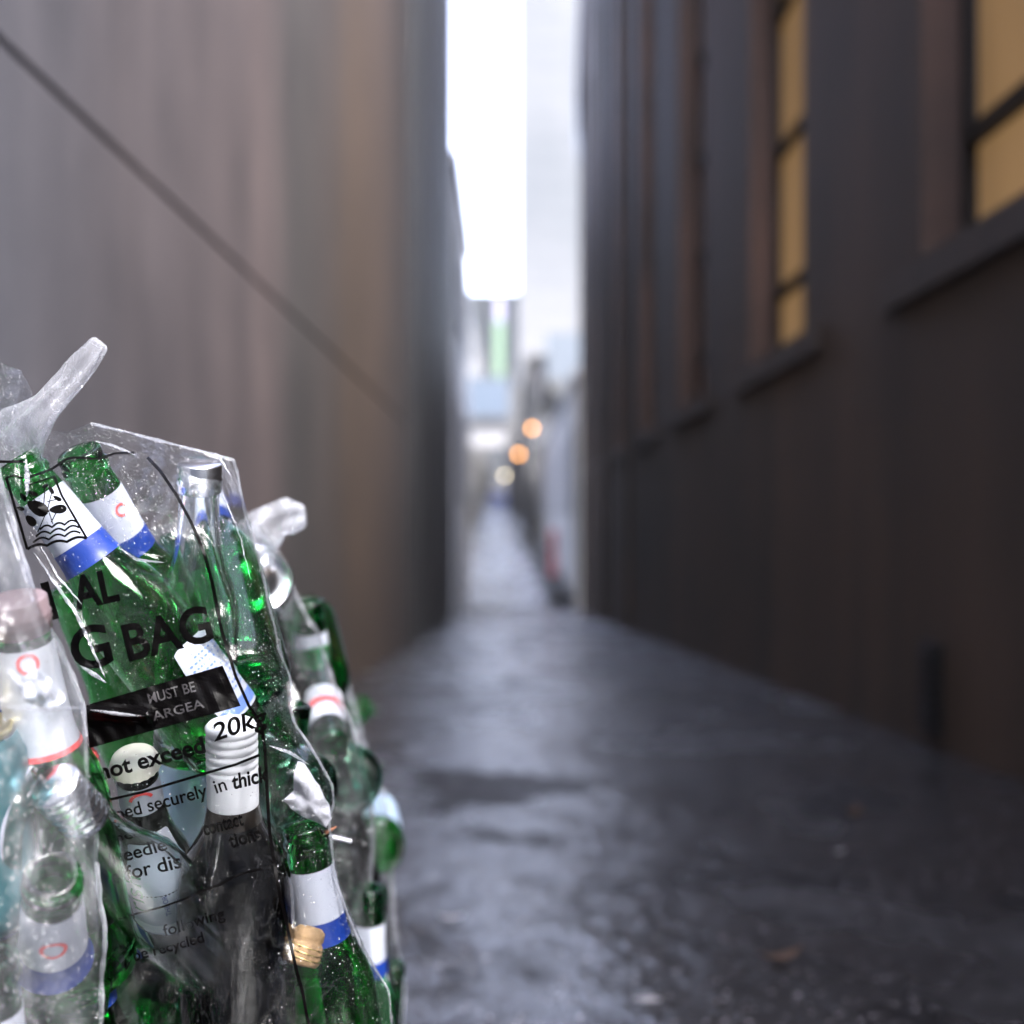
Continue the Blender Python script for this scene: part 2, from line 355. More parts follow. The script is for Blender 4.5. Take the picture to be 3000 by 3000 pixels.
box(bm, XR, XR + 0.5, STEP, 26.2, ZT, HT - 1)
box(bm, XR + 0.5, XR + 3.0, -0.6, STEP, 4.9, LOW); box(bm, XR + 0.5, XR + 3.0, STEP, STEP + 0.4, -1, HT - 1)
# shallow pilasters between windows towards the far end
for yy in (15.5, 18.7, 20.2, 22.0, 23.6, 25.2):
    box(bm, XR - 0.05, XR + 0.02, yy, yy + 0.35, -2.5, HT - 1)
bmesh.ops.recalc_face_normals(bm, faces=bm.faces)
lobj('wall_face', bm, M['right'], rb)
for j, (a, b) in enumerate(edges):
    if b < 0: continue
    a = max(a, -0.55); zt = ZT if a > STEP else 4.5
    bm = bmesh.new()
    xg = XR + 0.183
    box(bm, xg - 0.03, xg + 0.06, b - 0.075, b - 0.006, ZS + 0.06, zt - 0.02)
    box(bm, xg - 0.03, xg + 0.06, a + 0.006, a + 0.07, ZS + 0.06, zt - 0.02)
    for zb in [q for q in (EYE + 1.44, EYE + 2.35, EYE + 3.24, EYE + 4.15, EYE + 5.05, EYE + 5.95, EYE + 6.85) if q < zt - .2]:
        box(bm, xg - 0.03, xg + 0.05, a + 0.07, b - 0.075, zb - 0.035, zb + 0.035)
    wf = lobj('window', bm, M['black'], rb)
    bm = bmesh.new(); box(bm, xg + 0.012, xg + 0.02, a + 0.01, b - 0.01, ZS + 0.07, zt - 0.03)
    pm = M['amber'] if j <= 2 else (M['dim'] if j == 3 else M['darkpane'])
    p = obj('pane', bm, pm, wf)
    bm = bmesh.new()   # lining of the far jamb
    box(bm, XR + 0.004, xg + 0.01, b - 0.005, b - 0.002, ZS + 0.02, zt - 0.01)
    o = obj('reveal', bm, M['reveal'], wf)
    bm = bmesh.new()   # sloping sill, wider than the opening
    vs = box(bm, XR - 0.03, XR + 0.24, a - 0.35 if a > 0.5 else a, b + 0.38, ZS - 0.138, ZS - 0.005)
    for v in vs:
        if v.co.z > ZS - 0.1 and v.co.x > XR + 0.1: v.co.z += 0.075
    # keep the wide part from entering the wall
    bm2 = bmesh.new()
    box(bm2, XR - 0.035, XR - 0.002, max(a - 0.38, -0.55), b + 0.38, ZS - 0.14, ZS - 0.01)
    bm.free(); bm = bm2
    vs = box(bm, XR + 0.0, xg + 0.1, a + 0.004, b - 0.006, ZS - 0.139, ZS - 0.012)
    for v in vs:
        if v.co.z > ZS - 0.1 and v.co.x > XR + 0.1: v.co.z += 0.08
    obj('sill', bm, M['sill'], wf)
tag(rb, 'dark brown building with tall amber-lit windows along the right of the alley', 'building')
# overhang at its far end
bm = bmesh.new()
prof = [(0.0, 8.2), (-0.10, 8.9), (-0.13, 9.6), (-0.07, 11.5), (0.0, 13.5)]
vs1 = [bm.verts.new((XR + x, 25.4, z)) for x, z in prof]; vs2 = [bm.verts.new((XR + x, 26.3, z)) for x, z in prof]
for i in range(len(prof) - 1): bm.faces.new((vs1[i], vs1[i + 1], vs2[i + 1], vs2[i]))
bm.faces.new(vs1); bm.faces.new(vs2[::-1]); bm.faces.new((vs1[0], vs2[0], vs2[-1], vs1[-1]))
lobj('corbel', bm, M['iron'], rb)
# low black duct opening
bm = bmesh.new()
yv = 4.43
box(bm, XR - 0.02, XR - 0.002, yv - 0.1, yv + 0.1, EYE - 0.80, EYE - 0.46)
for k in range(8): box(bm, XR - 0.035, XR - 0.0205, yv - 0.085, yv + 0.085, EYE - 0.785 + k * 0.04, EYE - 0.772 + k * 0.04)
tag(obj('wall_vent', bm, M['iron']), 'small black louvred vent low on the brown wall at the right', 'vent')

# unseen block added behind the camera to cut frontal light and film glare
tag(obj('light_blocker', (lambda b: (box(b, -14, 14, -16, -8, -1, 9.5), b)[1])(bmesh.new()), M['grey3']), 'unseen dark block added behind the viewer to cut light and glare', 'building')
# ------------------------------------------------------------------ far street
def block(name, label, mat, x0, x1, y0, y1, z1, z0=-3, wmat=None, rows=0, cols=0, face='S', cat='building', roofm=None):
    e = empty(name, ((x0 + x1) / 2, y0, gz(y0)))
    bm = bmesh.new(); box(bm, x0, x1, y0, y1, z0, z1)
    lobj('wall', bm, mat, e)
    bm = bmesh.new(); box(bm, x0 - 0.08, x1 + 0.08, y0 - 0.08, y1 + 0.08, z1, z1 + 0.25)
    lobj('roof', bm, roofm or mat, e)
    if rows:
        zb = max(gz(y0) + 1.5, z0 + 1)
        for r in range(rows):
            for c in range(cols):
                bm = bmesh.new()
                zc = zb + (z1 - zb) * (r + 0.2) / rows; hh = (z1 - zb) / rows * 0.55
                if face == 'S':
                    w = (x1 - x0) / cols; xa = x0 + w * (c + 0.22)
                    box(bm, xa, xa + w * 0.56, y0 - 0.06, y0 - 0.002, zc, zc + hh)
                else:
                    w = (y1 - y0) / cols; ya = y0 + w * (c + 0.22)
                    xf = x1 if face == 'E' else x0
                    box(bm, xf + (0.002 if face == 'E' else -0.06), xf + (0.06 if face == 'E' else -0.002), ya, ya + w * 0.56, zc, zc + hh)
                lobj('window', bm, wmat or M['darkpane'], e)
    tag(e, label, cat); return e
block('grey_building', 'pale grey building just past the end of the dark left wall', M['grey1'], -8, -1.02, 23, 31, 7.4, wmat=M['grey2'], rows=2, cols=2, face='E')
block('terrace_building', 'grey narrow building behind the light blue board on the left', M['grey1'], -12, -2.1, 50, 96, 12.2, wmat=M['grey2'], rows=4, cols=8, face='E')
block('distant_house', 'grey low house farthest up the left side of the rising alley', M['grey2'], -16, -2.9, 100, 210, 12, wmat=M['grey3'], rows=3, cols=8, face='E')
block('pale_building', 'cream building closing the view beyond the alley', M['pale'], -9.5, 3.2, 300, 330, 57, wmat=M['paneblue'], rows=12, cols=6, z0=0)
block('white_tower', 'very tall pale blue tower filling the right of the sky gap', M['tower'], 2.2, 34, 250, 285, 190, wmat=M['tower'], rows=36, cols=2, z0=0)
block('low_building', 'light grey low building past the right wall with dark foot', M['grey1'], 1.588, 6, 27.0, 61, 3.75, wmat=M['grey2'], rows=1, cols=6, face='W', roofm=M['grey2'])
block('dark_building', 'mid grey building on the right behind the orange lamps', M['grey3'], 0.95, 9, 62, 98, 8.8, wmat=M['grey2'], rows=3, cols=4, face='S')
block('hill_building', 'charcoal building farthest up the right side of the alley', M['grey3'], -0.05, 14, 100, 240, 11.5, wmat=M['grey2'], rows=3, cols=8, face='W')
bm = bmesh.new(); box(bm, 1.92, 3.9, 60.0, 61.9, 7.6, 9.9)
t_ = empty('bay_window', (2.9, 60, 7.2)); lobj('glazed_box', bm, M['baygrey'], t_)
bm = bmesh.new(); vs = box(bm, 1.82, 4.0, 59.9, 61.95, 6.4, 7.59)
for v in vs:
    if v.co.z < 7 and v.co.x < 3: v.co.x += 0.9
lobj('soffit', bm, M['grey3'], t_)
tag(t_, 'pale box-shaped bay jutting from the grey building above the alley', 'bay window')
bm = bmesh.new()
for k in range(32): box(bm, 0.98 - 0.014 * k, 1.586, 29.0 + k, 29.98 + k, gz(29 + k) - .3, gz(30 + k) + 0.16)
tag(obj('raised_dark_strip', bm, M['groove']), kind='structure')  # raised dark strip along the foot of the low building
t_ = empty('blue_board', (-1.0, 48, 4.6))
bm = bmesh.new(); box(bm, -2.0, 0.02, 48, 48.25, 4.7, 6.2); lobj('panel', bm, M['bluesign'], t_)
bm = bmesh.new()
box(bm, -2.05, 0.1, 48.02, 48.23, 6.202, 6.3); box(bm, -2.05, 0.1, 48.02, 48.23, 4.55, 4.698); box(bm, 0.022, 0.1, 48.02, 48.23, 4.699, 6.201)
lobj('frame', bm, M['grey3'], t_)
bm = bmesh.new(); box(bm, -2.6, -0.1, 48.4, 49.4, 3.5, 4.6); lobj('bracket_beam', bm, M['grey2'], t_)
tag(t_, 'light blue board spanning above the far end of the alley', 'signboard')
t_ = empty('hanging_banner', (-1.0, 118, 13))
bm = bmesh.new(); box(bm, -1.35, -0.45, 118, 118.1, 14.5, 20.0); lobj('cloth', bm, M['greenb'], t_)
bm = bmesh.new(); box(bm, -1.2, -0.5, 118, 118.1, 20.01, 22.6); lobj('violet_cloth', bm, M['purple'], t_)
bm = bmesh.new(); tube(bm, [(-0.95, 118.05, 22.6), (-0.95, 118.05, 22.9), (1.5, 118.05, 22.9)], 0.05); lobj('bracket', bm, M['iron'], t_)
tag(t_, 'narrow green banner with violet top hanging in the distance', 'banner')
# lamps
def lamp(x, y, z, wall_x, mat, label):
    e = empty('wall_lantern', (x, y, z))
    bm = bmesh.new(); bmesh.ops.create_uvsphere(bm, u_segments=14, v_segments=10, radius=0.075 * y / 40)
    obj('bulb', bm, mat, e, True)
    bm = bmesh.new(); lathe(bm, [(0.0, 0.26), (0.05, 0.25), (0.16, 0.12), (0.17, 0.10), (0.0, 0.13)], 14)
    obj('hood', bm, M['iron'], e, True)
    bm = bmesh.new(); tube(bm, [(0, 0, 0.26), (0, 0, 0.36), (0.1, 0, 0.42), (wall_x - x, 0, 0.42)], 0.018)
    obj('bracket', bm, M['iron'], e, True)
    tag(e, label, 'lamp', 'lanterns down the alley')
def LP(u, v, y): p = W(u, v, y); return p.x, y, p.z
x, y, z = LP(1559, 1255, 40); lamp(x, y, z, 1.62, M['lamp_orange'], 'highest and nearest round orange lamp glowing down the alley')
x, y, z = LP(1520, 1331, 58); lamp(x, y, z, 0.96, M['lamp_orange'], 'lower orange lamp glowing between the other two lamps')
x, y, z = LP(1478, 1393, 84); lamp(x, y, z, 0.95, M['lamp_white'], 'pale white lamp, lowest and farthest of the lamps')
# red post
e = empty('red_post', (1.30, 34.2, gz(34.2) + .16))
bm = bmesh.new(); lathe(bm, [(0, 0), (0.15, 0), (0.15, 0.12), (0.115, 0.16), (0.11, 1.1), (0.13, 1.15), (0.13, 1.22), (0.0, 1.22)], 20); obj('column', bm, M['red'], e, True)
bm = bmesh.new(); lathe(bm, [(0.13, 1.221), (0.12, 1.30), (0.07, 1.36), (0, 1.38)], 20); obj('cap', bm, M['red'], e, True)
tag(e, 'blurred slim red post standing against the light grey wall', 'post')
# blue van
e = empty('blue_van', (-0.85, 112, gz(112)))
bm = bmesh.new(); vs = box(bm, -0.85, 0.85, 0, 4.2, 0.35, 1.15); vs = box(bm, -0.8, 0.8, 0.7, 4.18, 1.151, 1.95)
for v in vs:
    if v.co.z > 1.5 and v.co.y < 2: v.co.y += 0.5
    if v.co.z > 1.5: v.co.x *= 0.9
obj('body', bm, M['bluepaint'], e)
bm = bmesh.new(); vs = box(bm, -0.68, 0.68, 0.78, 0.8, 1.22, 1.8)
for v in vs: v.co.y += (v.co.z - 1.22) * 0.62 - 0.07
obj('windscreen', bm, M['darkpane'], e)
for sx in (-0.6, 0.6):
    bm = bmesh.new(); box(bm, sx - 0.14, sx + 0.14, -0.03, -0.002, 0.72, 0.9); obj('headlight', bm, M['white_cap'], e)
for sx in (-0.76, 0.76):
    for sy in (0.8, 3.4):
        bm = bmesh.new(); lathe(bm, [(0, -0.1), (0.32, -0.1), (0.33, -0.06), (0.33, 0.06), (0.32, 0.1), (0, 0.1)], 20)
        o = obj('wheel', bm, M['iron'], e, True); o.rotation_euler = (0, R(90), 0); o.location = (sx, sy, 0.34)
tag(e, 'small blue van far away at the top of the alley', 'van')

# ------------------------------------------------------------------ bottles
BEER_O = [(0, .004), (.022, .001), (.027, .0), (.0295, .003), (.0305, .008), (.0305, .114), (.0300, .122), (.0275, .133), (.0235, .143), (.0200, .151), (.0180, .160),
          (.0168, .175), (.0158, .195), (.0150, .208), (.0142, .216), (.0137, .2195), (.0140, .2205), (.0152, .2215), (.0153, .2255), (.0141, .2268), (.0138, .228), (.0143, .2292), (.0143, .2335), (.0130, .235)]
BEER_I = [(.0100, .235), (.0095, .233), (.0095, .222), (.0115, .205), (.0132, .185), (.0148, .163), (.0170, .150), (.0225, .138), (.0262, .126), (.0278, .114), (.0278, .012), (.022, .007), (0, .010)]
WINE_O = [(0, .012), (.02, .008), (.030, .001), (.034, 0), (.0368, .004), (.0372, .01), (.0372, .175), (.0365, .188), (.034, .202), (.029, .216), (.0225, .228), (.0180, .238), (.0158, .250), (.0148, .262), (.0143, .29), (.0143, .298), (.013, .30)]
WINE_I = [(.0095, .30), (.0095, .27), (.011, .25), (.0135, .237), (.019, .224), (.026, .211), (.0315, .197), (.0342, .18), (.0346, .17), (.0346, .012), (.028, .006), (.018, .013), (0, .017)]
CLEAR_O = [(0, .004), (.02, .001), (.026, 0), (.0275, .004), (.0275, .095), (.0265, .108), (.0225, .122), (.0180, .134), (.0150, .148), (.0132, .165), (.0125, .19), (.0125, .198), (.0115, .20)]
CLEAR_I = [(.0088, .20), (.0088, .18), (.0108, .16), (.0125, .146), (.0155, .133), (.020, .12), (.0238, .106), (.0248, .094), (.0248, .008), (.02, .005), (0, .008)]
KIND = {'beer': (BEER_O, BEER_I, .235), 'wine': (WINE_O, WINE_I, .30), 'clear': (CLEAR_O, CLEAR_I, .20)}
def dens(prof):
    out = []
    for (r0, z0), (r1, z1) in zip(prof, prof[1:]):
        n = max(1, int(math.hypot(r1 - r0, z1 - z0) / 0.012))
        for k in range(n): out.append((r0 + (r1 - r0) * k / n, z0 + (z1 - z0) * k / n))
    out.append(prof[-1]); return out
cache = {}
def bottle_mesh(kind):
    if kind not in cache:
        bm = bmesh.new(); o, i, h = KIND[kind]; lathe(bm, dens(o) + dens(i), 56)
        bmesh.ops.recalc_face_normals(bm, faces=bm.faces)
        me = bpy.data.meshes.new(kind + '_bottle'); bm.to_mesh(me); bm.free()
        me.polygons.foreach_set('use_smooth', [True] * len(me.polygons)); me.materials.append(None)
        cache[kind] = me
    return cache[kind]
def r_at(kind, z):
    o = KIND[kind][0]
    for (r0, z0), (r1, z1) in zip(o, o[1:]):
        if z0 <= z <= z1 and z1 > z0: return r0 + (r1 - r0) * (z - z0) / (z1 - z0)
    return .0143
def sleeve(kind, z0, z1, off=.0003, slant=0.0, phi=0):
    bm = bmesh.new(); seg = 56; n = 8; rings = []
    for k in range(n + 1):
        ring = []
        for i in range(seg):
            a = 2 * math.pi * i / seg; z = z0 + (z1 - z0) * k / n + slant * math.cos(a - phi)
            r = r_at(kind, z) + off; ring.append(bm.verts.new((r * math.cos(a), r * math.sin(a), z)))
        rings.append(ring)
    for a, b in zip(rings, rings[1:]):
        for i in range(seg): bm.faces.new((a[i], a[(i + 1) % seg], b[(i + 1) % seg], b[i]))
    return bm
def patch(kind, phi, half, z0, z1, off=.0004, power=8, n=22):
    """curved label: superellipse outline wrapped on the glass"""
    bm = bmesh.new(); c = (z0 + z1) / 2; h = (z1 - z0) / 2; cols = []
    for i in range(n + 1):
        s = -1 + 2 * i / n; hh = h * max(0.0, 1 - abs(s) ** power) ** (1 / power)
        col = []
        for k in range(9):
            z = c + hh * (-1 + 2 * k / 8); a = phi + half * s; r = r_at(kind, z) + off
            col.append(bm.verts.new((r * math.cos(a), r * math.sin(a), z)))
        cols.append(col)
    for a, b in zip(cols, cols[1:]):
        for k in range(8): bm.faces.new((a[k], b[k], b[k + 1], a[k + 1]))
    bmesh.ops.remove_doubles(bm, verts=bm.verts, dist=1e-7)
    return bm
def ring_patch(kind, phi, zc, r_in, r_out, off=.0007, a0=0, a1=360):
    bm = bmesh.new(); n = 40; prev = None
    for i in range(n + 1):
        a = R(a0 + (a1 - a0) * i / n); pr = []
        for rr in (r_in, r_out):
            s = math.cos(a) * rr; z = zc + math.sin(a) * rr; r = r_at(kind, z) + off
            pr.append(bm.verts.new((r * math.cos(phi + s / r), r * math.sin(phi + s / r), z)))
        if prev: bm.faces.new((prev[0], prev[1], pr[1], pr[0]))
        prev = pr
    return bm
def text_patch(kind, body, phi, zc, size, off=.0007, vert=False):
    me = text_mesh(body); bm = bmesh.new(); bm.from_mesh(me)
    w = max(v.co.x for v in bm.verts); 
    for v in bm.verts:
        x = (v.co.x - w / 2) * size; y = v.co.y * size
        if vert: x, y = -y, x
        z = zc + y; r = r_at(kind, z) + off
        v.co = (r * math.cos(phi + x / r), r * math.sin(phi + x / r), z)
    return bm
def text_mesh(body, bold=0.0, shear=0.0):
    cu = bpy.data.curves.new('lettering', 'FONT'); cu.body = body; cu.size = 1; cu.offset = bold; cu.shear = shear; cu.resolution_u = 4
    o = bpy.data.objects.new('lettering', cu); C.objects.link(o)
    dg = bpy.context.evaluated_depsgraph_get(); me = bpy.data.meshes.new_from_object(o.evaluated_get(dg))
    bpy.data.objects.remove(o); return me
GLASSNAME = {'gg': 'green', 'gg2': 'deep green', 'gt': 'teal green', 'gc': 'clear', 'ga': 'amber', 'gd': 'dark'}
def bottle(kind, mat, top, toward, label, neck=None, body=None, cap=None, name=None, extra=None, base=False):
    T = W(*top); B = W(*toward); d = (T - B).normalized(); h = KIND[kind][2]
    e = empty(name or {'beer': 'beer_bottle', 'wine': 'wine_bottle', 'clear': 'spirit_bottle'}[kind])
    e.rotation_mode = 'QUATERNION'; q = d.to_track_quat('Z', 'Y'); e.rotation_quaternion = q
    e.location = B if base else T - d * h
    camdir = q.inverted() @ (cam.location - (e.location + d * h * 0.5)); phi = math.atan2(camdir.y, camdir.x)
    me = bottle_mesh(kind)
    g = bpy.data.objects.new('glass', me.copy()); g.data.materials[0] = M[mat]; C.objects.link(g); g.parent = e
    if neck:   # (z0, z1, paper material, band z0, band z1, band material)
        z0, z1, pm, b0, b1, bmt = neck
        obj('neck_label', sleeve(kind, z0, z1), M[pm], e, True)
        if bmt: obj('label_band', sleeve(kind, b0, b1, .0006), M[bmt], e, True)
    if body:   # (phi offset, half angle, z0, z1, paper, band side material, print)
        po, ha, z0, z1, pm, edge, prints = body
        lb = obj('body_label', patch(kind, phi + po, ha, z0, z1), M[pm], e, True)
        if edge:
            obj('label_edge', patch(kind, phi + po, ha * 0.97, z0 + 0.002, z0 + 0.010, .0007), M[edge], lb, True)
        random.seed(int(abs(top[0]) + abs(top[1])))
        if prints:
            bm = bmesh.new()
            zz = z0 + 0.016
            while zz < z1 - 0.008:
                a = -ha * 0.8
                while a < ha * 0.75:
                    wd_ = random.uniform(0.03, 0.12)
                    if random.random() < 0.75:
                        p = patch(kind, phi + po + a + wd_ / 2, wd_ / 2, zz, zz + 0.0014, .0008, 12, 4)
                        me2 = bpy.data.meshes.new('t'); p.to_mesh(me2); p.free(); bm.from_mesh(me2); bpy.data.meshes.remove(me2)
                    a += wd_ + 0.03
                zz += 0.0036
            obj('label_print', bm, M[prints], lb, True)
    if cap:
        cm, style = cap; bm = bmesh.new(); rr = r_at(kind, h - .003) + .0016
        if style == 'screw':
            pr = [(0, h + .003), (rr - .0015, h + .0028), (rr, h + .001)]
            zz = h
            for k in range(5): pr += [(rr, zz - .0015), (rr - .0008, zz - .0025), (rr - .0008, zz - .0035), (rr + .0001, zz - .0045)]; zz -= .0055
            pr += [(rr, zz), (rr, h - .062 if kind == 'wine' else zz - .004), (rr - .0007, h - .063 if kind == 'wine' else zz - .0045)]
            lathe(bm, dens(pr), 56)
        elif style == 'flat':
            lathe(bm, [(0, h + .0025), (rr - .001, h + .0025), (rr, h + .0015), (rr, h - .006), (rr + .0008, h - .007), (rr, h - .0085), (rr + .0008, h - .010), (rr, h - .0115), (rr, h - .016), (rr - .001, h - .017)], 48)
        else:
            lathe(bm, [(0, h + .003), (rr - .003, h + .0028), (rr - .0005, h + .001), (rr + .0012, h - .005)], 63, rip=lambda k, i: (0.04 * (1 if i % 3 == 0 else 0)) if k == 3 else 0)
        obj('cap', bm, M[cm], e, True)
    if extra: extra(e, kind, phi)
    tag(e, label, 'bottle'); return e

NK = (.160, .205, 'paper', .158, .172, 'blue')
def ring_logo(zc, phi_off=0, m='redink', r0=.005, r1=.0072):
    def f(e, kind, phi):
        obj('round_logo', ring_patch(kind, phi + phi_off, zc, r0, r1), M[m], e, True)
    return f
def irish(e, kind, phi):
    bm = text_patch(kind, 'rish', phi - 0.42, .108, .020, .0011, True); obj('label_word', bm, M['greenink'], e, True)
    bm = text_patch(kind, 'THE OR', phi + 0.15, .100, .005, .0011, True); obj('label_line', bm, M['blue'], e, True)
    for rr, m in ((.020, 'gold'), (.0188, 'paper')):
        pass
def slogan(body, zc, size, m, po=0.0):
    def f(e, kind, phi):
        obj('label_word', text_patch(kind, body, phi + po, zc, size), M[m], e, True)
    return f

# --- bag A, the sharp one
bottle('beer', 'gg', (228, 1322, .765), (485, 1830, .835), 'green beer bottle with an open lip at the very top of the centre bag', NK, None,
       extra=ring_logo(.192, .5, 'redink', .003, .0045))
bottle('beer', 'gg', (45, 1345, .748), (275, 1648, .765), 'bright green beer bottle slanting behind the emblem',
       (.157, .208, 'paper', .155, .171, 'blue'), (1.0, .95, .022, .082, 'paper', 'lblue', 'lblue'))
bottle('clear', 'gc', (585, 1368, .765), (577, 1800, .79), 'clear bottle with a silver screw cap standing at the top right of the centre bag', None, None, ('metal', 'flat'))
bottle('beer', 'gg2', (640, 1640, .91), (728, 2010, .825), 'dark green bottle with its round base against the right edge of the centre bag', NK, None, base=True)
bottle('clear', 'gd', (393, 2225, .728), (440, 2480, .768), 'dark bottle with a cream crown cap and white label under the words not exceed',
       (.165, .186, 'paper', None, None, None), (0.0, 1.0, .072, .150, 'paper', 'silver', None), ('cream', 'crown'),
       extra=lambda e, k, p: (irish(e, k, p), obj('red_ring', ring_patch(k, p, .176, .006, .008, .0007, 20, 170), M['redink'], e, True)))
bottle('wine', 'gd', (678, 2132, .735), (695, 2900, .775), 'near-black wine bottle with a ribbed white screw cap', None, None, ('white_cap', 'screw'))
bottle('beer', 'gg', (890, 2418, .80), (968, 2900, .815), 'bright green bottle at the lower right, white neck label over a blue band',
       (.156, .207, 'paper', .156, .172, 'blue'), (0.25, 1.3, .01, .088, 'paper', 'blue', 'lblue'))
bottle('beer', 'gg2', (40, 2640, .86), (520, 2690, .80), 'green bottle lying low in the centre bag showing a white and blue back label', None, (0.0, 1.1, .006, .078, 'paper', 'blue', 'lblue'), base=True)
bottle('beer', 'gt', (640, 2170, .93), (905, 2340, .86), 'teal green bottle lying behind the white tissue near the bag edge', None, None, base=True)
bottle('clear', 'gc', (770, 2380, .87), (840, 2900, .88), 'clear bottle standing between the wine bottle and the lower right beer bottle', None, (0.0, 1.0, .02, .08, 'paper', None, None))
bottle('beer', 'gg2', (330, 2600, .86), (420, 3000, .83), 'deep green bottle standing at the bottom left of the centre bag', None, None)
bottle('beer', 'gt', (520, 1560, .90), (610, 2050, .92), 'teal bottle at the back of the centre bag behind the clear bottle', NK, None)
bottle('beer', 'gg', (190, 1720, .86), (390, 2120, .90), 'green bottle deep in the centre bag behind the letters BAG', None, None)
bottle('beer', 'gt', (590, 2290, .90), (480, 2720, .92), 'teal bottle at the back of the centre bag beside the white capped wine bottle', NK, None)
bottle('beer', 'gg2', (1010, 2760, .90), (960, 3300, .92), 'dark green bottle at the bottom right corner behind the bright green one', None, None)
bottle('wine', 'gg2', (860, 2060, .91), (760, 2600, .92), 'green wine bottle deep in the centre bag behind the tissue', None, None)
def can(u, v, y, toward, mat, label, rim='metal'):
    e = empty('drink_can'); T = W(u, v, y); d = (T - W(*toward)).normalized(); e.rotation_mode = 'QUATERNION'
    e.rotation_quaternion = d.to_track_quat('Z', 'Y'); e.location = T - d * .115
    bm = bmesh.new(); lathe(bm, dens([(.026, .004), (.0325, .012), (.033, .098), (.028, .110)]), 40,
                            rip=lambda k, i: 0.05 * noise.noise(Vector((i * .35, k * .6, u))))
    obj('can_body', bm, M[mat], e, True)
    bm = bmesh.new(); lathe(bm, [(.0265, .1101), (.0272, .113), (.026, .1145), (.0248, .112), (0, .1115)], 40); obj('can_top', bm, M[rim], e, True)
    bm = bmesh.new(); lathe(bm, [(.0258, .0039), (.024, .001), (.02, .004), (0, .009)], 40); obj('can_base', bm, M['metal'], e, True)
    tag(e, label, 'can'); return e
can(560, 2200, .86, (565, 2500, .86), 'canblue', 'pale blue drinks can between the cream cap and the white screw cap')

# crumpled tissue
def crumple(name, pts, y, mat, label, cat, thick=.004, amp=.006, seed=0):
    bm = bmesh.new(); n = 26; c = sum((Vector(p) for p in pts), Vector((0, 0))) / len(pts)
    m = len(pts); rings = []
    for k in range(11):
        s = k / 10; ring = []
        for i in range(m * 6):
            f = i / 6; a = Vector(pts[int(f) % m]); b = Vector(pts[(int(f) + 1) % m]); p = a.lerp(b, f - int(f)); q = c.lerp(p, max(s, .001))
            w = W(q.x, q.y, y); nn = noise.noise(w * 60 + Vector((seed, 0, 0))) + .5 * noise.noise(w * 150 + Vector((seed, 3, 0)))
            w.y += nn * amp - thick * (1 - s * s); ring.append(bm.verts.new(w))
        rings.append(ring)
    back = []
    for i in range(m * 6):
        pass
    for a, b in zip(rings, rings[1:]):
        for i in range(len(a)): bm.faces.new((a[i], a[(i + 1) % len(a)], b[(i + 1) % len(a)], b[i]))
    r2 = [[bm.verts.new(v.co + Vector((0, thick * 1.2 * (1 - (k / 10) ** 2) + .0006, 0))) for v in ring] for k, ring in enumerate(rings)]
    for a, b in zip(r2, r2[1:]):
        for i in range(len(a)): bm.faces.new((b[i], b[(i + 1) % len(a)], a[(i + 1) % len(a)], a[i]))
    a, b = rings[-1], r2[-1]
    for i in range(len(a)): bm.faces.new((a[i], a[(i + 1) % len(a)], b[(i + 1) % len(a)], b[i]))
    o = obj(name, bm, M[mat], None, False); tag(o, label, cat); return o
crumple('tissue', [(868, 2236), (890, 2240), (935, 2300), (962, 2360), (970, 2400), (955, 2425), (900, 2400), (850, 2370), (830, 2345), (858, 2320), (862, 2270)], .795, 'tissue',
        'crumpled white tissue at the right edge of the centre bag', 'tissue')
e = empty('cork'); T = W(905, 2738, .775); B = W(880, 2830, .768); d = (T - B).normalized(); e.rotation_mode = 'QUATERNION'; e.rotation_quaternion = d.to_track_quat('Z', 'Y'); e.location = B
bm = bmesh.new(); lathe(bm, dens([(0, 0), (.010, .0005), (.0115, .003), (.0118, .012), (.0105, .0145), (.0095, .0155), (.0105, .017), (.0100, .022), (.007, .0245), (0, .025)]), 30,
                        rip=lambda k, i: .08 * noise.noise(Vector((i * .6, k * 1.0, 0))))
obj('stopper', bm, M['cork'], e, True)
bm = bmesh.new()
for k in range(3): tube(bm, [(.0122 * math.cos(a / 10 * 2 * math.pi), .0122 * math.sin(a / 10 * 2 * math.pi), .005 + k * .0035 + .001 * math.sin(a)) for a in range(11)], .0004, 5)
obj('wire', bm, M['gold'], e, True)
tag(e, 'tan wired cork lying between the wine bottle and the bright green bottle', 'cork')
bm = bmesh.new(); tube(bm, [W(935, 2448, .80), W(960, 2437, .80), W(985, 2422, .80)], [.0007, .0014, .0004], 6)
tag(obj('plastic_scrap', bm, M['orange']), 'small orange scrap beside the crumpled tissue', 'scrap')
bm = bmesh.new(); tube(bm, [W(965, 2450, .86), W(1030, 2465, .86)], .0013, 8)
tag(obj('paper_stick', bm, M['tissue']), 'short white stick just right of the orange scrap', 'stick')

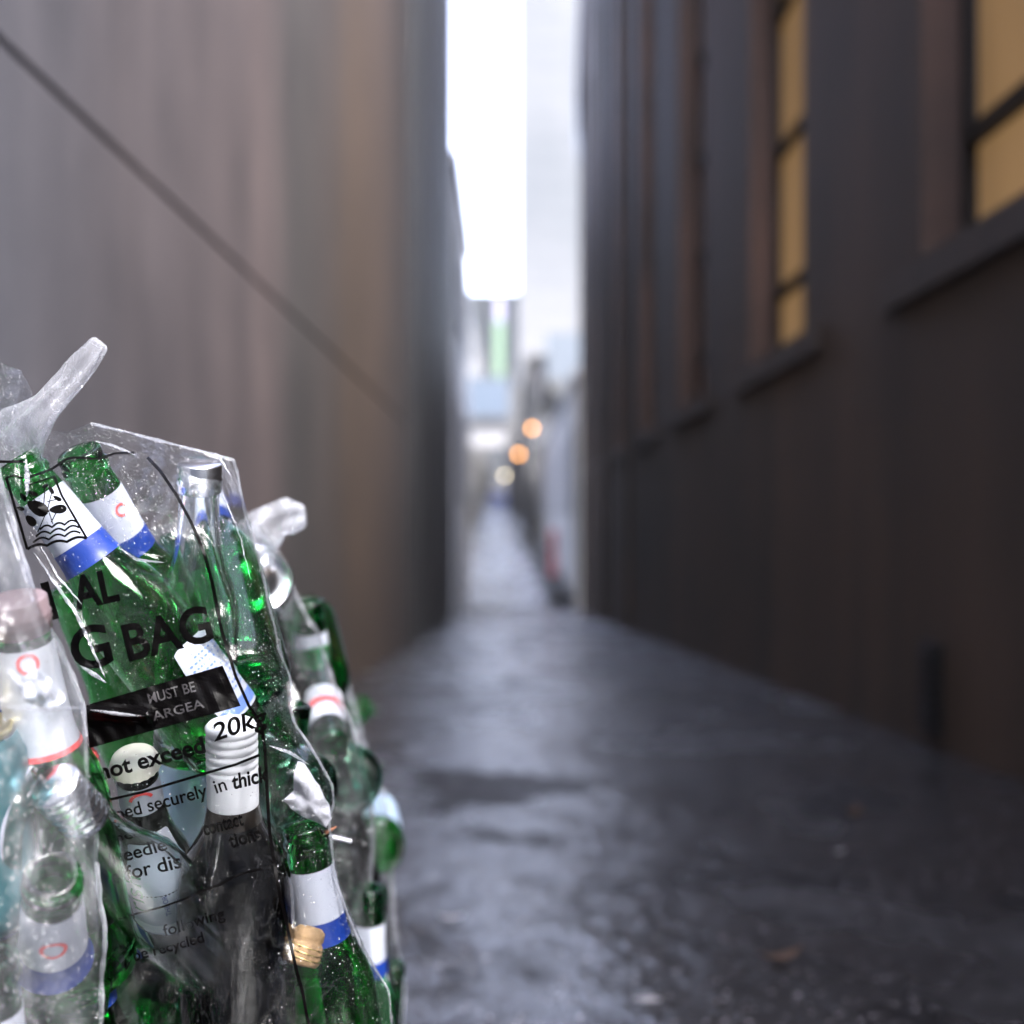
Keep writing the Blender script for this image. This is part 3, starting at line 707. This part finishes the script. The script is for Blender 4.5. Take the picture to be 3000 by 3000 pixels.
# --- bag L, the nearest bag on the left
bottle('beer', 'gg', (152, 2560, .600), (158, 2850, .665), 'open green bottle leaning out in the nearest bag, red ring on white neck label',
       (.152, .212, 'paper', .150, .168, 'blue'), None, extra=ring_logo(.188))
bottle('beer', 'gg', (48, 1765, .635), (110, 2100, .655), 'green bottle with a faded pink cap at the upper left of the nearest bag', (.150, .212, 'silver', .150, .153, 'redink'), None, ('pink', 'flat'), extra=ring_logo(.205, 0, 'redink', .004, .006))
bottle('beer', 'gt', (-420, 2330, .65), (120, 2410, .645), 'bottle lying on its side at the left edge showing a large white label', None, (0.1, 1.35, .006, .085, 'paper', None, 'lblue'), base=True)
bottle('clear', 'gc', (165, 2305, .632), (280, 2430, .66), 'clear bottle with a silver screw cap lying in the nearest left bag', None, None, ('metal', 'screw'))
can(-125, 2130, .625, (-95, 2400, .635), 'teal', 'teal can with gold rim at the left edge of the picture', 'gold')
bottle('beer', 'ga', (15, 2500, .675), (0, 2900, .68), 'amber bottle at the left edge beside the open green bottle', None, None)
bottle('beer', 'gg', (-60, 1760, .69), (20, 2100, .69), 'green bottle behind the pink capped bottle at the left edge', NK, None)
bottle('beer', 'gg2', (-30, 2800, .61), (-20, 3200, .63), 'green bottle in the bottom left corner of the picture', NK, None)
bottle('beer', 'gg2', (235, 2560, .69), (245, 3000, .70), 'green bottle at the right edge of the nearest bag behind the open green one', NK, (0.0, 1.2, .01, .09, 'paper', 'blue', 'lblue'))
bottle('beer', 'gg', (150, 2120, .69), (120, 2500, .70), 'green bottle deep in the nearest bag behind the silver screw cap', NK, (0.0, 1.2, .02, .10, 'paper', 'blue', 'lblue'))
crumple('foil_wrapper', [(60, 1990), (110, 1960), (160, 1990), (190, 2050), (150, 2080), (90, 2070), (50, 2040)], .60, 'silver', 'crumpled silver wrapper above the fold of the nearest bag', 'wrapper', amp=.010)
crumple('paper_napkin', [(70, 2100), (130, 2090), (170, 2150), (190, 2230), (150, 2290), (90, 2250), (60, 2180)], .66, 'canblue', 'crumpled pale blue paper napkin in the nearest left bag', 'napkin', amp=.012, seed=5)
e = empty('bottle_cap'); e.location = W(240, 2232, .70); e.scale = (.6, .6, .6); e.rotation_euler = (R(70), R(20), 0)
bm = bmesh.new(); lathe(bm, [(0, .005), (.012, .0048), (.014, .003), (.016, -.002), (.0145, -.0018), (.012, .0035), (0, .004)], 42, rip=lambda k, i: .05 * (i % 2) if k in (3, 4) else 0); obj('crown', bm, M['redink'], e, True)
tag(e, 'loose red crown cap at the edge of the nearest bag', 'bottle cap')

# --- bag B, behind on the right
e = empty('glass_jar'); T = W(762, 1695, .995); B = W(670, 1760, 1.10); d = (T - B).normalized(); e.rotation_mode = 'QUATERNION'; e.rotation_quaternion = d.to_track_quat('Z', 'Y'); e.location = T - d * .11
bm = bmesh.new(); lathe(bm, dens([(0, .003), (.028, 0), (.033, .005), (.033, .085), (.027, .096), (.027, .102), (.025, .102), (.0245, .095), (.0305, .083), (.0305, .008), (.026, .005), (0, .006)]), 48); obj('glass', bm, M['gc'], e, True)
bm = bmesh.new(); lathe(bm, [(.0285, .094), (.029, .096), (.029, .108), (.027, .1103), (.025, .110), (.024, .1085), (.012, .1085), (.011, .1095), (0, .1095)], 48); obj('lid', bm, M['metal'], e, True)
tag(e, 'glass jar with a round metal lid in the bag behind', 'jar')
bottle('wine', 'gd', (770, 1790, 1.09), (900, 2250, 1.10), 'dark wine bottle slanting along the edge of the bag behind', None, None)
bottle('beer', 'gg2', (972, 2190, 1.02), (940, 2030, 1.10), 'upside-down green bottle with a pink and silver neck label in the bag behind', (.160, .205, 'silver', .178, .186, 'redink'), None)
bottle('beer', 'gt', (900, 2200, 1.17), (1030, 2290, 1.04), 'green bottle with its round base facing outwards in the bag behind', None, None, base=True)
bottle('clear', 'gc', (1000, 2440, 1.05), (1050, 2800, 1.06), 'clear bottle standing low in the bag behind', None, (0, 1.0, .02, .08, 'silver', None, None))
bottle('beer', 'gg2', (900, 1760, 1.12), (940, 2200, 1.16), 'deep green bottle at the back of the bag behind', NK, (0.0, 1.2, .02, .09, 'paper', 'blue', 'lblue'))
bottle('beer', 'gg2', (1080, 2600, 1.04), (1060, 3100, 1.06), 'dark green bottle at the foot of the bag behind', NK, None)
# --- bag C, farthest
bottle('beer', 'gg', (1090, 2380, 1.46), (1108, 2490, 1.34), 'green bottle with pale blue label showing at the edge of the farthest bag', None, (0.2, 1.3, .030, .11, 'canblue', None, None), base=True)
bottle('beer', 'gt', (955, 2010, 1.36), (1000, 2340, 1.38), 'green bottle near the top of the farthest bag', NK, None)
bottle('beer', 'gg', (1075, 2060, 1.40), (960, 2160, 1.42), 'small bright green bottle end poking at the edge of the farthest bag', None, None)
bottle('clear', 'gc', (1110, 2600, 1.31), (1100, 2900, 1.33), 'clear bottle standing at the foot of the farthest bag', None, (0, 1.1, .01, .09, 'tissue', None, None))
bottle('beer', 'gg2', (1150, 2820, 1.32), (1120, 3100, 1.32), 'dark green bottle at the bottom of the farthest bag', None, None)

# ------------------------------------------------------------------ bags
def poly_at(pl, s):
    L = [0]
    for a, b in zip(pl, pl[1:]): L.append(L[-1] + math.hypot(b[0] - a[0], b[1] - a[1]))
    d = s * L[-1]
    for k in range(len(pl) - 1):
        if d <= L[k + 1] or k == len(pl) - 2:
            f = (d - L[k]) / max(L[k + 1] - L[k], 1e-9); a, b = pl[k], pl[k + 1]
            return Vector((a[0] + (b[0] - a[0]) * f, a[1] + (b[1] - a[1]) * f))
def at_v(pl, v):
    for a, b in zip(pl, pl[1:]):
        if a[1] <= v <= b[1]: return a[0] + (b[0] - a[0]) * (v - a[1]) / max(b[1] - a[1], 1e-9)
    return pl[-1][0] if v > pl[-1][1] else pl[0][0]
def segd(p, a, b):
    ab = (b[0] - a[0], b[1] - a[1]); t = max(0, min(1, ((p[0] - a[0]) * ab[0] + (p[1] - a[1]) * ab[1]) / (ab[0] ** 2 + ab[1] ** 2)))
    return math.hypot(p[0] - a[0] - ab[0] * t, p[1] - a[1] - ab[1] * t)
def bag(name, top, Lc, Rc, y_edge, y_front, y_back, v_end, mat, label, nt_=110, ns=200, folds=(), seed=0.0, ripple=1.0):
    verts = []; faces = []
    L0 = Vector(top[0]); R0 = Vector(top[-1])
    vL0, vR0 = L0.y, R0.y
    def P(t, s):
        sL = vL0 + (v_end - vL0) * s; sR = vR0 + (v_end - vR0) * s
        l = Vector((at_v(Lc, sL), sL)); r = Vector((at_v(Rc, sR), sR))
        return l.lerp(r, t) + (poly_at(top, t) - L0.lerp(R0, t)) * (1 - s) ** 6
    def prof(t, s):
        a = max(0.0, 1 - abs(2 * t - 1) ** 5) ** 0.5
        b = min(1.0, (s / 0.10)) ; b = 1 - (1 - b) ** 2
        c = min(1.0, (1 - s) / 0.05); c = 1 - (1 - c) ** 2
        return a * (0.12 + 0.88 * b) * c if 0 < t < 1 else 0
    for side in (0, 1):
        for j in range(ns + 1):
            s = (j / ns) ** 1.25
            for i in range(nt_ + 1):
                t = 0.5 - 0.5 * math.cos(math.pi * i / nt_); t = 0.5 * t + 0.5 * i / nt_
                p = P(t, s); f = prof(t, s)
                if side == 0:
                    y = y_edge + (y_front - y_edge) * f
                    q = Vector((p.x * .004, p.y * .0022, seed))
                    n1 = noise.noise(q); n2 = noise.noise(Vector((p.x * .011 + p.y * .006, p.y * .004 - p.x * .003, seed + 5))); n3 = noise.noise(Vector((p.x * .03 - p.y * .012, p.y * .016, seed + 9)))
                    y += (n1 * .010 + n2 * .0055 + n3 * .0016) * ripple * min(1, f * 2)
                    for a_, b_, w_, h_ in folds:
                        d_ = segd(p, a_, b_)
                        if d_ < w_ * 3: y -= h_ * math.exp(-(d_ / w_) ** 2)
                else:
                    y = y_edge + (y_back - y_edge) * f + noise.noise(Vector((p.x * .006, p.y * .004, seed + 20))) * .01 * min(1, f * 2)
                w = W(p.x, p.y, y)
                # sideways crinkle of the outline
                if side == 0 or True:
                    k = noise.noise(Vector((p.y * .012, p.x * .002, seed + 30))) * .0020 * (1 - min(1, f))
                    w.x += k
                gzz = gz(y) + .004
                if w.z < gzz: w.z = gzz + (0 if f < .5 else 0)
                verts.append(w)
    n = (ns + 1) * (nt_ + 1)
    for side in (0, 1):
        for j in range(ns):
            for i in range(nt_):
                a = side * n + j * (nt_ + 1) + i
                f = (a, a + 1, a + nt_ + 2, a + nt_ + 1)
                faces.append(f if side else f[::-1])
    e = empty(name, (verts[ns * (nt_ + 1) + nt_ // 2][0], y_edge, gz(y_edge)))
    o = raw('plastic_film', verts, faces, mat, e)
    o.matrix_parent_inverse = Matrix.Translation(-e.location)
    bvh = BVHTree.FromPolygons(verts[:n], [f for f in faces if f[0] < n and f[2] < n])
    tag(e, label, 'rubbish bag', 'clear recycling bags of bottles')
    return e, bvh
def hit(bvh, u, v):
    o = Vector((0, 0, EYE)); d = (W(u, v, 1) - o).normalized()
    loc, nrm, _, _ = bvh.ray_cast(o, d, 5)
    return loc, nrm, d
def on_film(bm, bvh, off):
    """bm verts hold (u, v, 0): press them on to the film; drop faces that miss it"""
    bad = []
    for v in list(bm.verts):
        l, n, d = hit(bvh, v.co.x, v.co.y)
        if l is None: bad.append(v)
        else: v.co = l - d * off
    if bad: bmesh.ops.delete(bm, geom=bad, context='VERTS')
def fin(bm, name, mat, bag_, bvh, off=.0006):
    on_film(bm, bvh, off)
    o = obj(name, bm, mat, bag_); o.matrix_parent_inverse = Matrix.Translation(-bag_.location); return o
def write(bag_, bvh, body, p0, p1, cap, bold=.02, shear=0.0, mat='ink', name='lettering', warp=None, off=.0006):
    me = text_mesh(body, bold, shear); bm = bmesh.new(); bm.from_mesh(me)
    bmesh.ops.triangulate(bm, faces=bm.faces)
    x0 = min(v.co.x for v in bm.verts); x1 = max(v.co.x for v in bm.verts); k = cap / 0.69
    A = Vector(p0); D = (Vector(p1) - A) / (x1 - x0); up = Vector((D.y, -D.x)).normalized() * k
    for v in bm.verts:
        q = A + D * (v.co.x - x0) + up * v.co.y
        if warp: q = warp(q)
        v.co = (q.x, q.y, 0)
    for _ in range(3):
        ed = [e for e in bm.edges if e.calc_length() > 14]
        if not ed: break
        bmesh.ops.subdivide_edges(bm, edges=ed, cuts=1, use_grid_fill=False); bmesh.ops.triangulate(bm, faces=bm.faces)
    return fin(bm, name, M[mat], bag_, bvh, off)
def stroke(bm, pts, w):
    out = []
    for a, b in zip(pts, pts[1:]):
        n = max(1, int(math.hypot(b[0] - a[0], b[1] - a[1]) / 10))
        for k in range(n): out.append(Vector((a[0] + (b[0] - a[0]) * k / n, a[1] + (b[1] - a[1]) * k / n)))
    out.append(Vector(pts[-1])); prev = None
    for i, p in enumerate(out):
        d = (out[min(i + 1, len(out) - 1)] - out[max(i - 1, 0)]).normalized(); nn = Vector((-d.y, d.x)) * w / 2
        c = (bm.verts.new((*(p + nn), 0)), bm.verts.new((*(p - nn), 0)))
        if prev: bm.faces.new((prev[0], prev[1], c[1], c[0]))
        prev = c
def quadfill(bm, q, nu, nv):
    g = [[bm.verts.new((*(Vector(q[0]).lerp(Vector(q[1]), i / nu)).lerp(Vector(q[3]).lerp(Vector(q[2]), i / nu), j / nv), 0)) for i in range(nu + 1)] for j in range(nv + 1)]
    for a, b in zip(g, g[1:]):
        for i in range(nu): bm.faces.new((a[i], a[i + 1], b[i + 1], b[i]))
def blob(bm, cx_, cy_, rx, ry, ang):
    c = bm.verts.new((cx_, cy_, 0)); ring = []
    for i in range(18):
        a = 2 * math.pi * i / 18; x = rx * math.cos(a); y = ry * math.sin(a) * (1 + .25 * math.cos(a)); ca, sa = math.cos(ang), math.sin(ang)
        ring.append(bm.verts.new((cx_ + x * ca - y * sa, cy_ + x * sa + y * ca, 0)))
    for i in range(18): bm.faces.new((c, ring[i], ring[(i + 1) % 18]))
def drops(bag_, bvh, n, region, rad, seed, weight=None):
    rnd = random.Random(seed); verts = []; faces = []
    ico = bmesh.new(); bmesh.ops.create_icosphere(ico, subdivisions=1, radius=1); iv = [v.co.copy() for v in ico.verts]; ifc = [[v.index for v in f.verts] for f in ico.faces]; ico.free()
    k = 0; tries = 0
    while k < n and tries < n * 12:
        tries += 1
        u = rnd.uniform(region[0], region[2]); v = rnd.uniform(region[1], region[3])
        if weight and rnd.random() > weight(u, v): continue
        l, nr, d = hit(bvh, u, v)
        if l is None: continue
        if nr.dot(d) > 0: nr = -nr
        r = rad[0] + (rad[1] - rad[0]) * rnd.random() ** 3
        q = nr.to_track_quat('Z', 'Y').to_matrix()
        b = len(verts)
        for p in iv: verts.append(l + nr * r * .25 + q @ Vector((p.x * r, p.y * r * rnd.uniform(.9, 1.1), p.z * r * .6)))
        faces += [[b + i for i in f] for f in ifc]; k += 1
    o = raw('water_droplets', verts, faces, M['water'], bag_); o.matrix_parent_inverse = Matrix.Translation(-bag_.location)
    o['kind'] = 'stuff'; return o
def knot(bag_, pts, y, rad, mat, flute=.22, name='knotted_tie', seed=0):
    bm = bmesh.new(); seg = 28; rings = []
    P = [W(u, v, y + dy) for u, v, dy in pts]; n = 26
    for k in range(n + 1):
        f = k / n * (len(P) - 1); i = min(int(f), len(P) - 2); p = P[i].lerp(P[i + 1], f - i); d = (P[min(i + 1, len(P) - 1)] - P[i]).normalized()
        r = rad[i] + (rad[i + 1] - rad[i]) * (f - i); e1 = d.cross(Vector((0, 1, 0))).normalized(); e2 = d.cross(e1)
        ring = []
        for j in range(seg):
            a = 2 * math.pi * j / seg
            rr = r * (1 + flute * math.sin(5 * a + k * .12) + .25 * noise.noise(Vector((math.cos(a) * 2, math.sin(a) * 2, k * .13 + seed))))
            ring.append(bm.verts.new(p + e1 * math.cos(a) * rr + e2 * math.sin(a) * rr * .55))
        rings.append(ring)
    for a, b in zip(rings, rings[1:]):
        for j in range(seg): bm.faces.new((a[j], a[(j + 1) % seg], b[(j + 1) % seg], b[j]))
    d = (P[-1] - P[-2]).normalized()
    for q_ in range(1, 5):
        f = q_ / 5; rings.append([bm.verts.new(P[-1] + (v.co - P[-1]) * math.sqrt(1 - f * f) + d * rad[-1] * f * .8) for v in rings[n]])
        for j in range(seg): bm.faces.new((rings[-2][j], rings[-2][(j + 1) % seg], rings[-1][(j + 1) % seg], rings[-1][j]))
    bm.faces.new(rings[-1])
    o = obj(name, bm, mat, bag_, True); o.matrix_parent_inverse = Matrix.Translation(-bag_.location); return o

A_top = [(-160, 1040), (0, 1062), (60, 1085), (95, 1150), (110, 1262), (200, 1262), (270, 1237), (480, 1290), (690, 1345)]
A_R = [(690, 1345), (703, 1400), (722, 1500), (765, 1640), (800, 1780), (822, 1900), (850, 1972), (858, 2027), (852, 2062), (868, 2117), (901, 2168), (941, 2226), (977, 2298), (983, 2352), (970, 2400), (977, 2480),
       (984, 2560), (1024, 2669), (1064, 2770), (1115, 2854), (1142, 2900), (1155, 3000), (1190, 3400), (1170, 4000), (1080, 4500)]
A_L = [(-160, 1040), (-260, 2000), (-600, 2600), (-600, 3000), (-300, 4500)]
FOLDS_A = [((270, 1239), (690, 1347), 7, .004), ((278, 1292), (395, 1332), 5, .003), ((95, 1600), (225, 1800), 6, .005), ((225, 1800), (305, 1985), 6, .006),
           ((305, 1985), (240, 1950), 8, .005), ((260, 2085), (430, 2095), 14, .007), ((430, 2095), (440, 2110), 16, .006), ((70, 1350), (78, 1450), 5, .006),
           ((340, 1610), (470, 1645), 6, .003), ((775, 2180), (900, 2235), 7, .004), ((620, 1900), (780, 2140), 10, .003)]
bagA, bvA = bag('recycling_bag', A_top, A_L, A_R, .80, .700, .96, 4500, M['film'], 'clear printed recycling bag of green bottles in sharp focus, centre of the pile', folds=FOLDS_A, nt_=150, ns=260)
knot(bagA, [(30, 1340, .02), (60, 1270, .01), (130, 1195, 0), (200, 1120, 0), (250, 1060, 0), (285, 1015, 0)], .735, [.020, .015, .0088, .0076, .0072, .0060], M['knot'])

def edge_sheen(bag_, pl, y, r0, mat, seed):  # hazy tube added for the bright sheen along the bag outline
    pts = []; rad = []; rnd = random.Random(seed)
    for i in range(140):
        p = poly_at(pl, i / 139); w = W(p.x - 6, p.y, y); w += Vector((noise.noise(w * 40) * .0016, noise.noise(w * 40 + Vector((9, 0, 0))) * .004, 0))
        pts.append(w); rad.append(r0 * (1 + .7 * noise.noise(w * 120 + Vector((0, 5, 0)))))
    bm = bmesh.new(); tube(bm, pts, rad, 9)
    o = obj('bright_edge', bm, mat, bag_, True); o.matrix_parent_inverse = Matrix.Translation(-bag_.location)
edge_sheen(bagA, [p for p in A_R if p[1] < 3300], .797, .0007, M['knot'], 1)
edge_sheen(bagA, [(272, 1240), (480, 1292), (688, 1347)], .795, .0008, M['knot'], 2)
# printing on bag A
bm = bmesh.new()
stroke(bm, [(18, 1399), (40, 1393), (66, 1400)], 5); stroke(bm, [(80, 1422), (159, 1396)], 4); stroke(bm, [(18, 1399), (48, 1500), (80, 1609)], 8)
stroke(bm, [(159, 1396), (180, 1450), (254, 1577)], 7)
def wavy(a, b, amp, n, w): stroke(bm, [(a[0] + (b[0] - a[0]) * i / 24, a[1] + (b[1] - a[1]) * i / 24 - amp * abs(math.sin(math.pi * n * i / 24))) for i in range(25)], w)
wavy((80, 1609), (254, 1577), 8, 3, 8); wavy((97, 1590), (236, 1562), 10, 3, 6); wavy((105, 1572), (232, 1546), 10, 3, 6); wavy((116, 1552), (226, 1530), 9, 3, 6)
for c in ((110, 1488, 34, 20, .5), (170, 1492, 26, 13, -.1), (150, 1436, 13, 6, 1.0), (132, 1424, 11, 5, -.5), (168, 1460, 14, 6, .5), (68, 1456, 14, 7, .9), (96, 1446, 16, 7, .3), (60, 1490, 12, 6, .3), (90, 1525, 20, 12, .8)):
    blob(bm, *c)
for a, b in (((110, 1560), (140, 1490)), ((140, 1490), (152, 1440)), ((138, 1470), (168, 1462)), ((128, 1480), (132, 1428)), ((150, 1530), (168, 1495)), ((140, 1500), (85, 1450)), ((155, 1535), (140, 1490))): stroke(bm, [a, b], 3)
fin(bm, 'printed_emblem', M['ink'], bagA, bvA)
bm = bmesh.new()
stroke(bm, [(-60, 1350), (20, 1353), (68, 1352)], 8)
stroke(bm, [(80, 1400), (150, 1375), (195, 1345), (215, 1340), (290, 1345), (335, 1328), (392, 1326)], 7)
stroke(bm, [(432, 1340), (470, 1380), (520, 1455), (560, 1530), (598, 1620), (620, 1700), (650, 1850), (690, 1980), (730, 2070), (765, 2120), (777, 2200), (783, 2330), (790, 2440), (812, 2580), (840, 2710), (868, 2840), (885, 2900), (905, 3010)], 9)
stroke(bm, [(290, 2350), (420, 2320), (580, 2272), (690, 2240), (760, 2212)], 8); stroke(bm, [(305, 2700), (480, 2652), (640, 2594), (700, 2562), (768, 2545)], 6)
fin(bm, 'printed_line', M['ink'], bagA, bvA)
bm = bmesh.new(); quadfill(bm, [(252, 2066), (652, 1950), (705, 2068), (262, 2192)], 60, 24); fin(bm, 'printed_bar', M['ink'], bagA, bvA)
write(bagA, bvA, 'MUST BE', (438, 2062), (575, 2025), 30, .01, mat='greyink', off=.0011)
write(bagA, bvA, 'ARGEA', (450, 2112), (600, 2072), 26, .01, mat='greyink', off=.0011)
write(bagA, bvA, 'I', (148, 1815), (172, 1808), 108, .02)
write(bagA, bvA, 'AL', (222, 1785), (352, 1756), 92, .03)
write(bagA, bvA, 'G', (222, 1968), (335, 1940), 120, .02)
write(bagA, bvA, 'BAG', (378, 1936), (628, 1873), 104, .022)
write(bagA, bvA, 'not exceed', (294, 2285), (604, 2202), 46, .028)
write(bagA, bvA, '20kg', (628, 2172), (790, 2118), 50, .02, .2)
write(bagA, bvA, 'pped securely', (318, 2410), (610, 2332), 38, .015)
write(bagA, bvA, 'in', (634, 2325), (667, 2314), 40, .012); write(bagA, bvA, 'thick', (684, 2312), (790, 2286), 42, .03, .15)
write(bagA, bvA, 'lined', (312, 2464), (420, 2442), 38, .015)
write(bagA, bvA, 'contact', (600, 2448), (716, 2416), 40, .02, .1); write(bagA, bvA, 'tions', (676, 2484), (768, 2458), 40, .02)
write(bagA, bvA, '/needle', (314, 2535), (492, 2486), 40, .015); write(bagA, bvA, 'e for dis', (326, 2588), (530, 2540), 42, .015)
write(bagA, bvA, 'following', (480, 2738), (660, 2690), 32, .01); write(bagA, bvA, 'be recycled', (395, 2815), (600, 2760), 32, .01)
bm = bmesh.new()
for k in range(3):
    a0 = k * 120 + 20; stroke(bm, [(345 + 32 * math.cos(R(a0 + i * 8)), 2805 + 32 * math.sin(R(a0 + i * 8))) for i in range(10)], 14)
fin(bm, 'printed_arrows', M['ink'], bagA, bvA)
def wA(u, v):
    er = at_v(A_R, v) - u
    if v < 1345: er = 60
    return (0.10 if v < 2400 else 0.03) + 0.88 * math.exp(-max(er, 0) / 45.0) + (0.4 if v < 1600 else 0)
drops(bagA, bvA, 4800, (0, 1060, 1160, 3000), (.00015, .00052), 3, wA)

B_R = [(745, 1545), (800, 1590), (838, 1650), (880, 1765), (935, 1850), (975, 1990), (1030, 2110), (1065, 2230), (1092, 2330), (1102, 2450), (1090, 2600), (1110, 2800), (1135, 3000), (1130, 3400), (1060, 3850)]
bagB, bvB = bag('recycling_bag', [(420, 1560), (560, 1500), (680, 1510), (745, 1545)], [(420, 1560), (350, 2200), (330, 3850)], B_R, 1.06, 1.0, 1.20, 3850, M['film_b'],
                'hazy clear recycling bag with a metal jar lid, just behind the sharp bag', folds=[((760, 1560), (850, 1700), 10, .006), ((900, 1800), (990, 2060), 10, .006)], seed=40, nt_=90, ns=160)
knot(bagB, [(735, 1610, 0), (770, 1560, -.01), (810, 1530, -.01), (845, 1515, -.01), (872, 1512, -.01)], .99, [.022, .017, .013, .0135, .010], M['knot'], seed=4)
edge_sheen(bagB, [p for p in B_R if p[1] < 3300], 1.055, .0018, M['knot'], 3)
drops(bagB, bvB, 1300, (700, 1500, 1140, 3000), (.0003, .0009), 5)
C_R = [(950, 1870), (1000, 1960), (1040, 2060), (1075, 2200), (1128, 2330), (1152, 2440), (1150, 2600), (1165, 2750), (1185, 2900), (1175, 3100), (1130, 3360)]
bagC, bvC = bag('recycling_bag', [(700, 1900), (800, 1850), (900, 1850), (950, 1870)], [(700, 1900), (680, 2500), (700, 3360)], C_R, 1.38, 1.30, 1.62, 3360, M['film_b'],
                'most blurred recycling bag, farthest back beside the alley floor', seed=70, nt_=70, ns=120)
edge_sheen(bagC, [p for p in C_R if p[1] < 3200], 1.375, .003, M['knot'], 4)
drops(bagC, bvC, 500, (900, 1850, 1190, 3000), (.0004, .0010), 6)
L_R = [(-20, 1330), (20, 1450), (72, 1622), (123, 1775), (181, 1894), (217, 1985), (248, 2057), (254, 2148), (266, 2300), (278, 2420), (288, 2522), (308, 2716), (302, 2860), (304, 3000), (330, 3500), (300, 4400), (200, 5250)]
bagL, bvL = bag('recycling_bag', [(-700, 1500), (-400, 1250), (-180, 1220), (-20, 1330)], [(-700, 1500), (-900, 2500), (-800, 5250)], L_R, .66, .57, .74, 5250, M['film_l'],
                'nearest cloudy recycling bag cut off by the left edge, softly blurred', folds=[((-50, 2055), (260, 2085), 9, .006), ((90, 1980), (160, 2060), 12, .008), ((60, 1880), (75, 2000), 12, .006), ((262, 2148), (300, 3000), 9, .004),
                                                                     ((20, 1480), (150, 1850), 9, .006), ((180, 2150), (230, 2500), 12, .005)], seed=90, nt_=120, ns=220, ripple=1.2)
edge_sheen(bagL, [p for p in L_R if p[1] < 3300], .657, .0013, M['knot'], 5)
drops(bagL, bvL, 1100, (0, 1330, 310, 3000), (.0002, .0007), 8)

def crease(bag_, bvh, pts, rr):
    P = []; rad = []
    for i in range(40):
        p = poly_at(pts, i / 39); l, n_, d = hit(bvh, p.x + 4 * noise.noise(Vector((i * .3, pts[0][0], 0))), p.y)
        if l is not None: P.append(l - d * .0006); rad.append(rr * (.25 + math.sin(math.pi * i / 39)) * (1 + .5 * noise.noise(Vector((i * .6, pts[0][0], 3)))))
    if len(P) < 4: return
    bm = bmesh.new(); tube(bm, P, rad, 7)
    o = obj('crease', bm, M['knot'], bag_, True); o.matrix_parent_inverse = Matrix.Translation(-bag_.location)
for pts, rr in (([(100, 1620), (225, 1800), (308, 1985)], .0009), ([(278, 1292), (330, 1305), (400, 1335)], .0007), ([(76, 1345), (80, 1400), (79, 1455)], .0012), ([(350, 1605), (400, 1640), (480, 1648)], .0006),
                ([(120, 1600), (170, 1690), (240, 1770)], .0005), ([(265, 2080), (350, 2092), (425, 2098)], .0009), ([(790, 2185), (850, 2205), (905, 2240)], .0008), ([(650, 1440), (700, 1560), (735, 1700)], .0004),
                ([(560, 1290), (640, 1335), (680, 1400)], .0006), ([(235, 1950), (290, 1985), (310, 2000)], .0010)):
    crease(bagA, bvA, pts, rr)
for pts, rr in (([(-20, 2065), (120, 2080), (250, 2072)], .0008), ([(60, 1880), (95, 1960), (110, 2050)], .0016), ([(75, 1990), (120, 2010), (165, 2060)], .0020), ([(20, 1960), (60, 2000), (70, 2050)], .0014), ([(10, 1500), (60, 1650), (110, 1800)], .0006)):
    crease(bagL, bvL, pts, rr)

# ------------------------------------------------------------------ litter on the ground
def on_ground(u, v):
    y = F * 0.6 / (v - 1714.0); return Vector(((u - U0) / F * y, y, gz(y)))
def leaf(u, v, L, wdt, ang, mat, name, label, cat, curl=.006):
    p = on_ground(u, v); bm = bmesh.new(); n = 10; rows = []
    for i in range(n + 1):
        s = i / n; hw = wdt * math.sin(math.pi * min(.98, s * .96 + .02)) ** .8 / 2
        x = (s - .5) * L; z = .004 + curl * (2 * s - 1) ** 2
        rows.append([bm.verts.new((x, -hw, z + .003)), bm.verts.new((x, 0, z)), bm.verts.new((x, hw, z + .003))])
    for a, b in zip(rows, rows[1:]):
        for k in range(2): bm.faces.new((a[k], b[k], b[k + 1], a[k + 1]))
    bmesh.ops.solidify(bm, geom=bm.faces[:], thickness=.0008)
    o = obj(name, bm, M[mat], None, True); o.location = p + Vector((0, 0, .003)); o.rotation_euler = (-.05, 0, R(ang)); tag(o, label, cat)
leaf(2285, 2822, .075, .03, 15, 'leaf', 'fallen_leaf', 'curled brown leaf on the wet asphalt at the lower right', 'leaf', .014)
leaf(2498, 2391, .06, .04, 40, 'leaf', 'fallen_leaf', 'small dark brown leaf higher up near the right wall', 'leaf', .016)
leaf(2458, 2508, .026, .022, 10, 'litter', 'paper_scrap', 'tiny pinkish paper scrap just below the higher brown leaf', 'litter')
leaf(1322, 2704, .045, .018, 5, 'litter', 'paper_scrap', 'small white paper scrap on the ground right of the bags', 'litter')
leaf(1898, 2948, .04, .02, -5, 'litter', 'paper_scrap', 'flat pale scrap at the bottom centre of the picture', 'litter', .001)
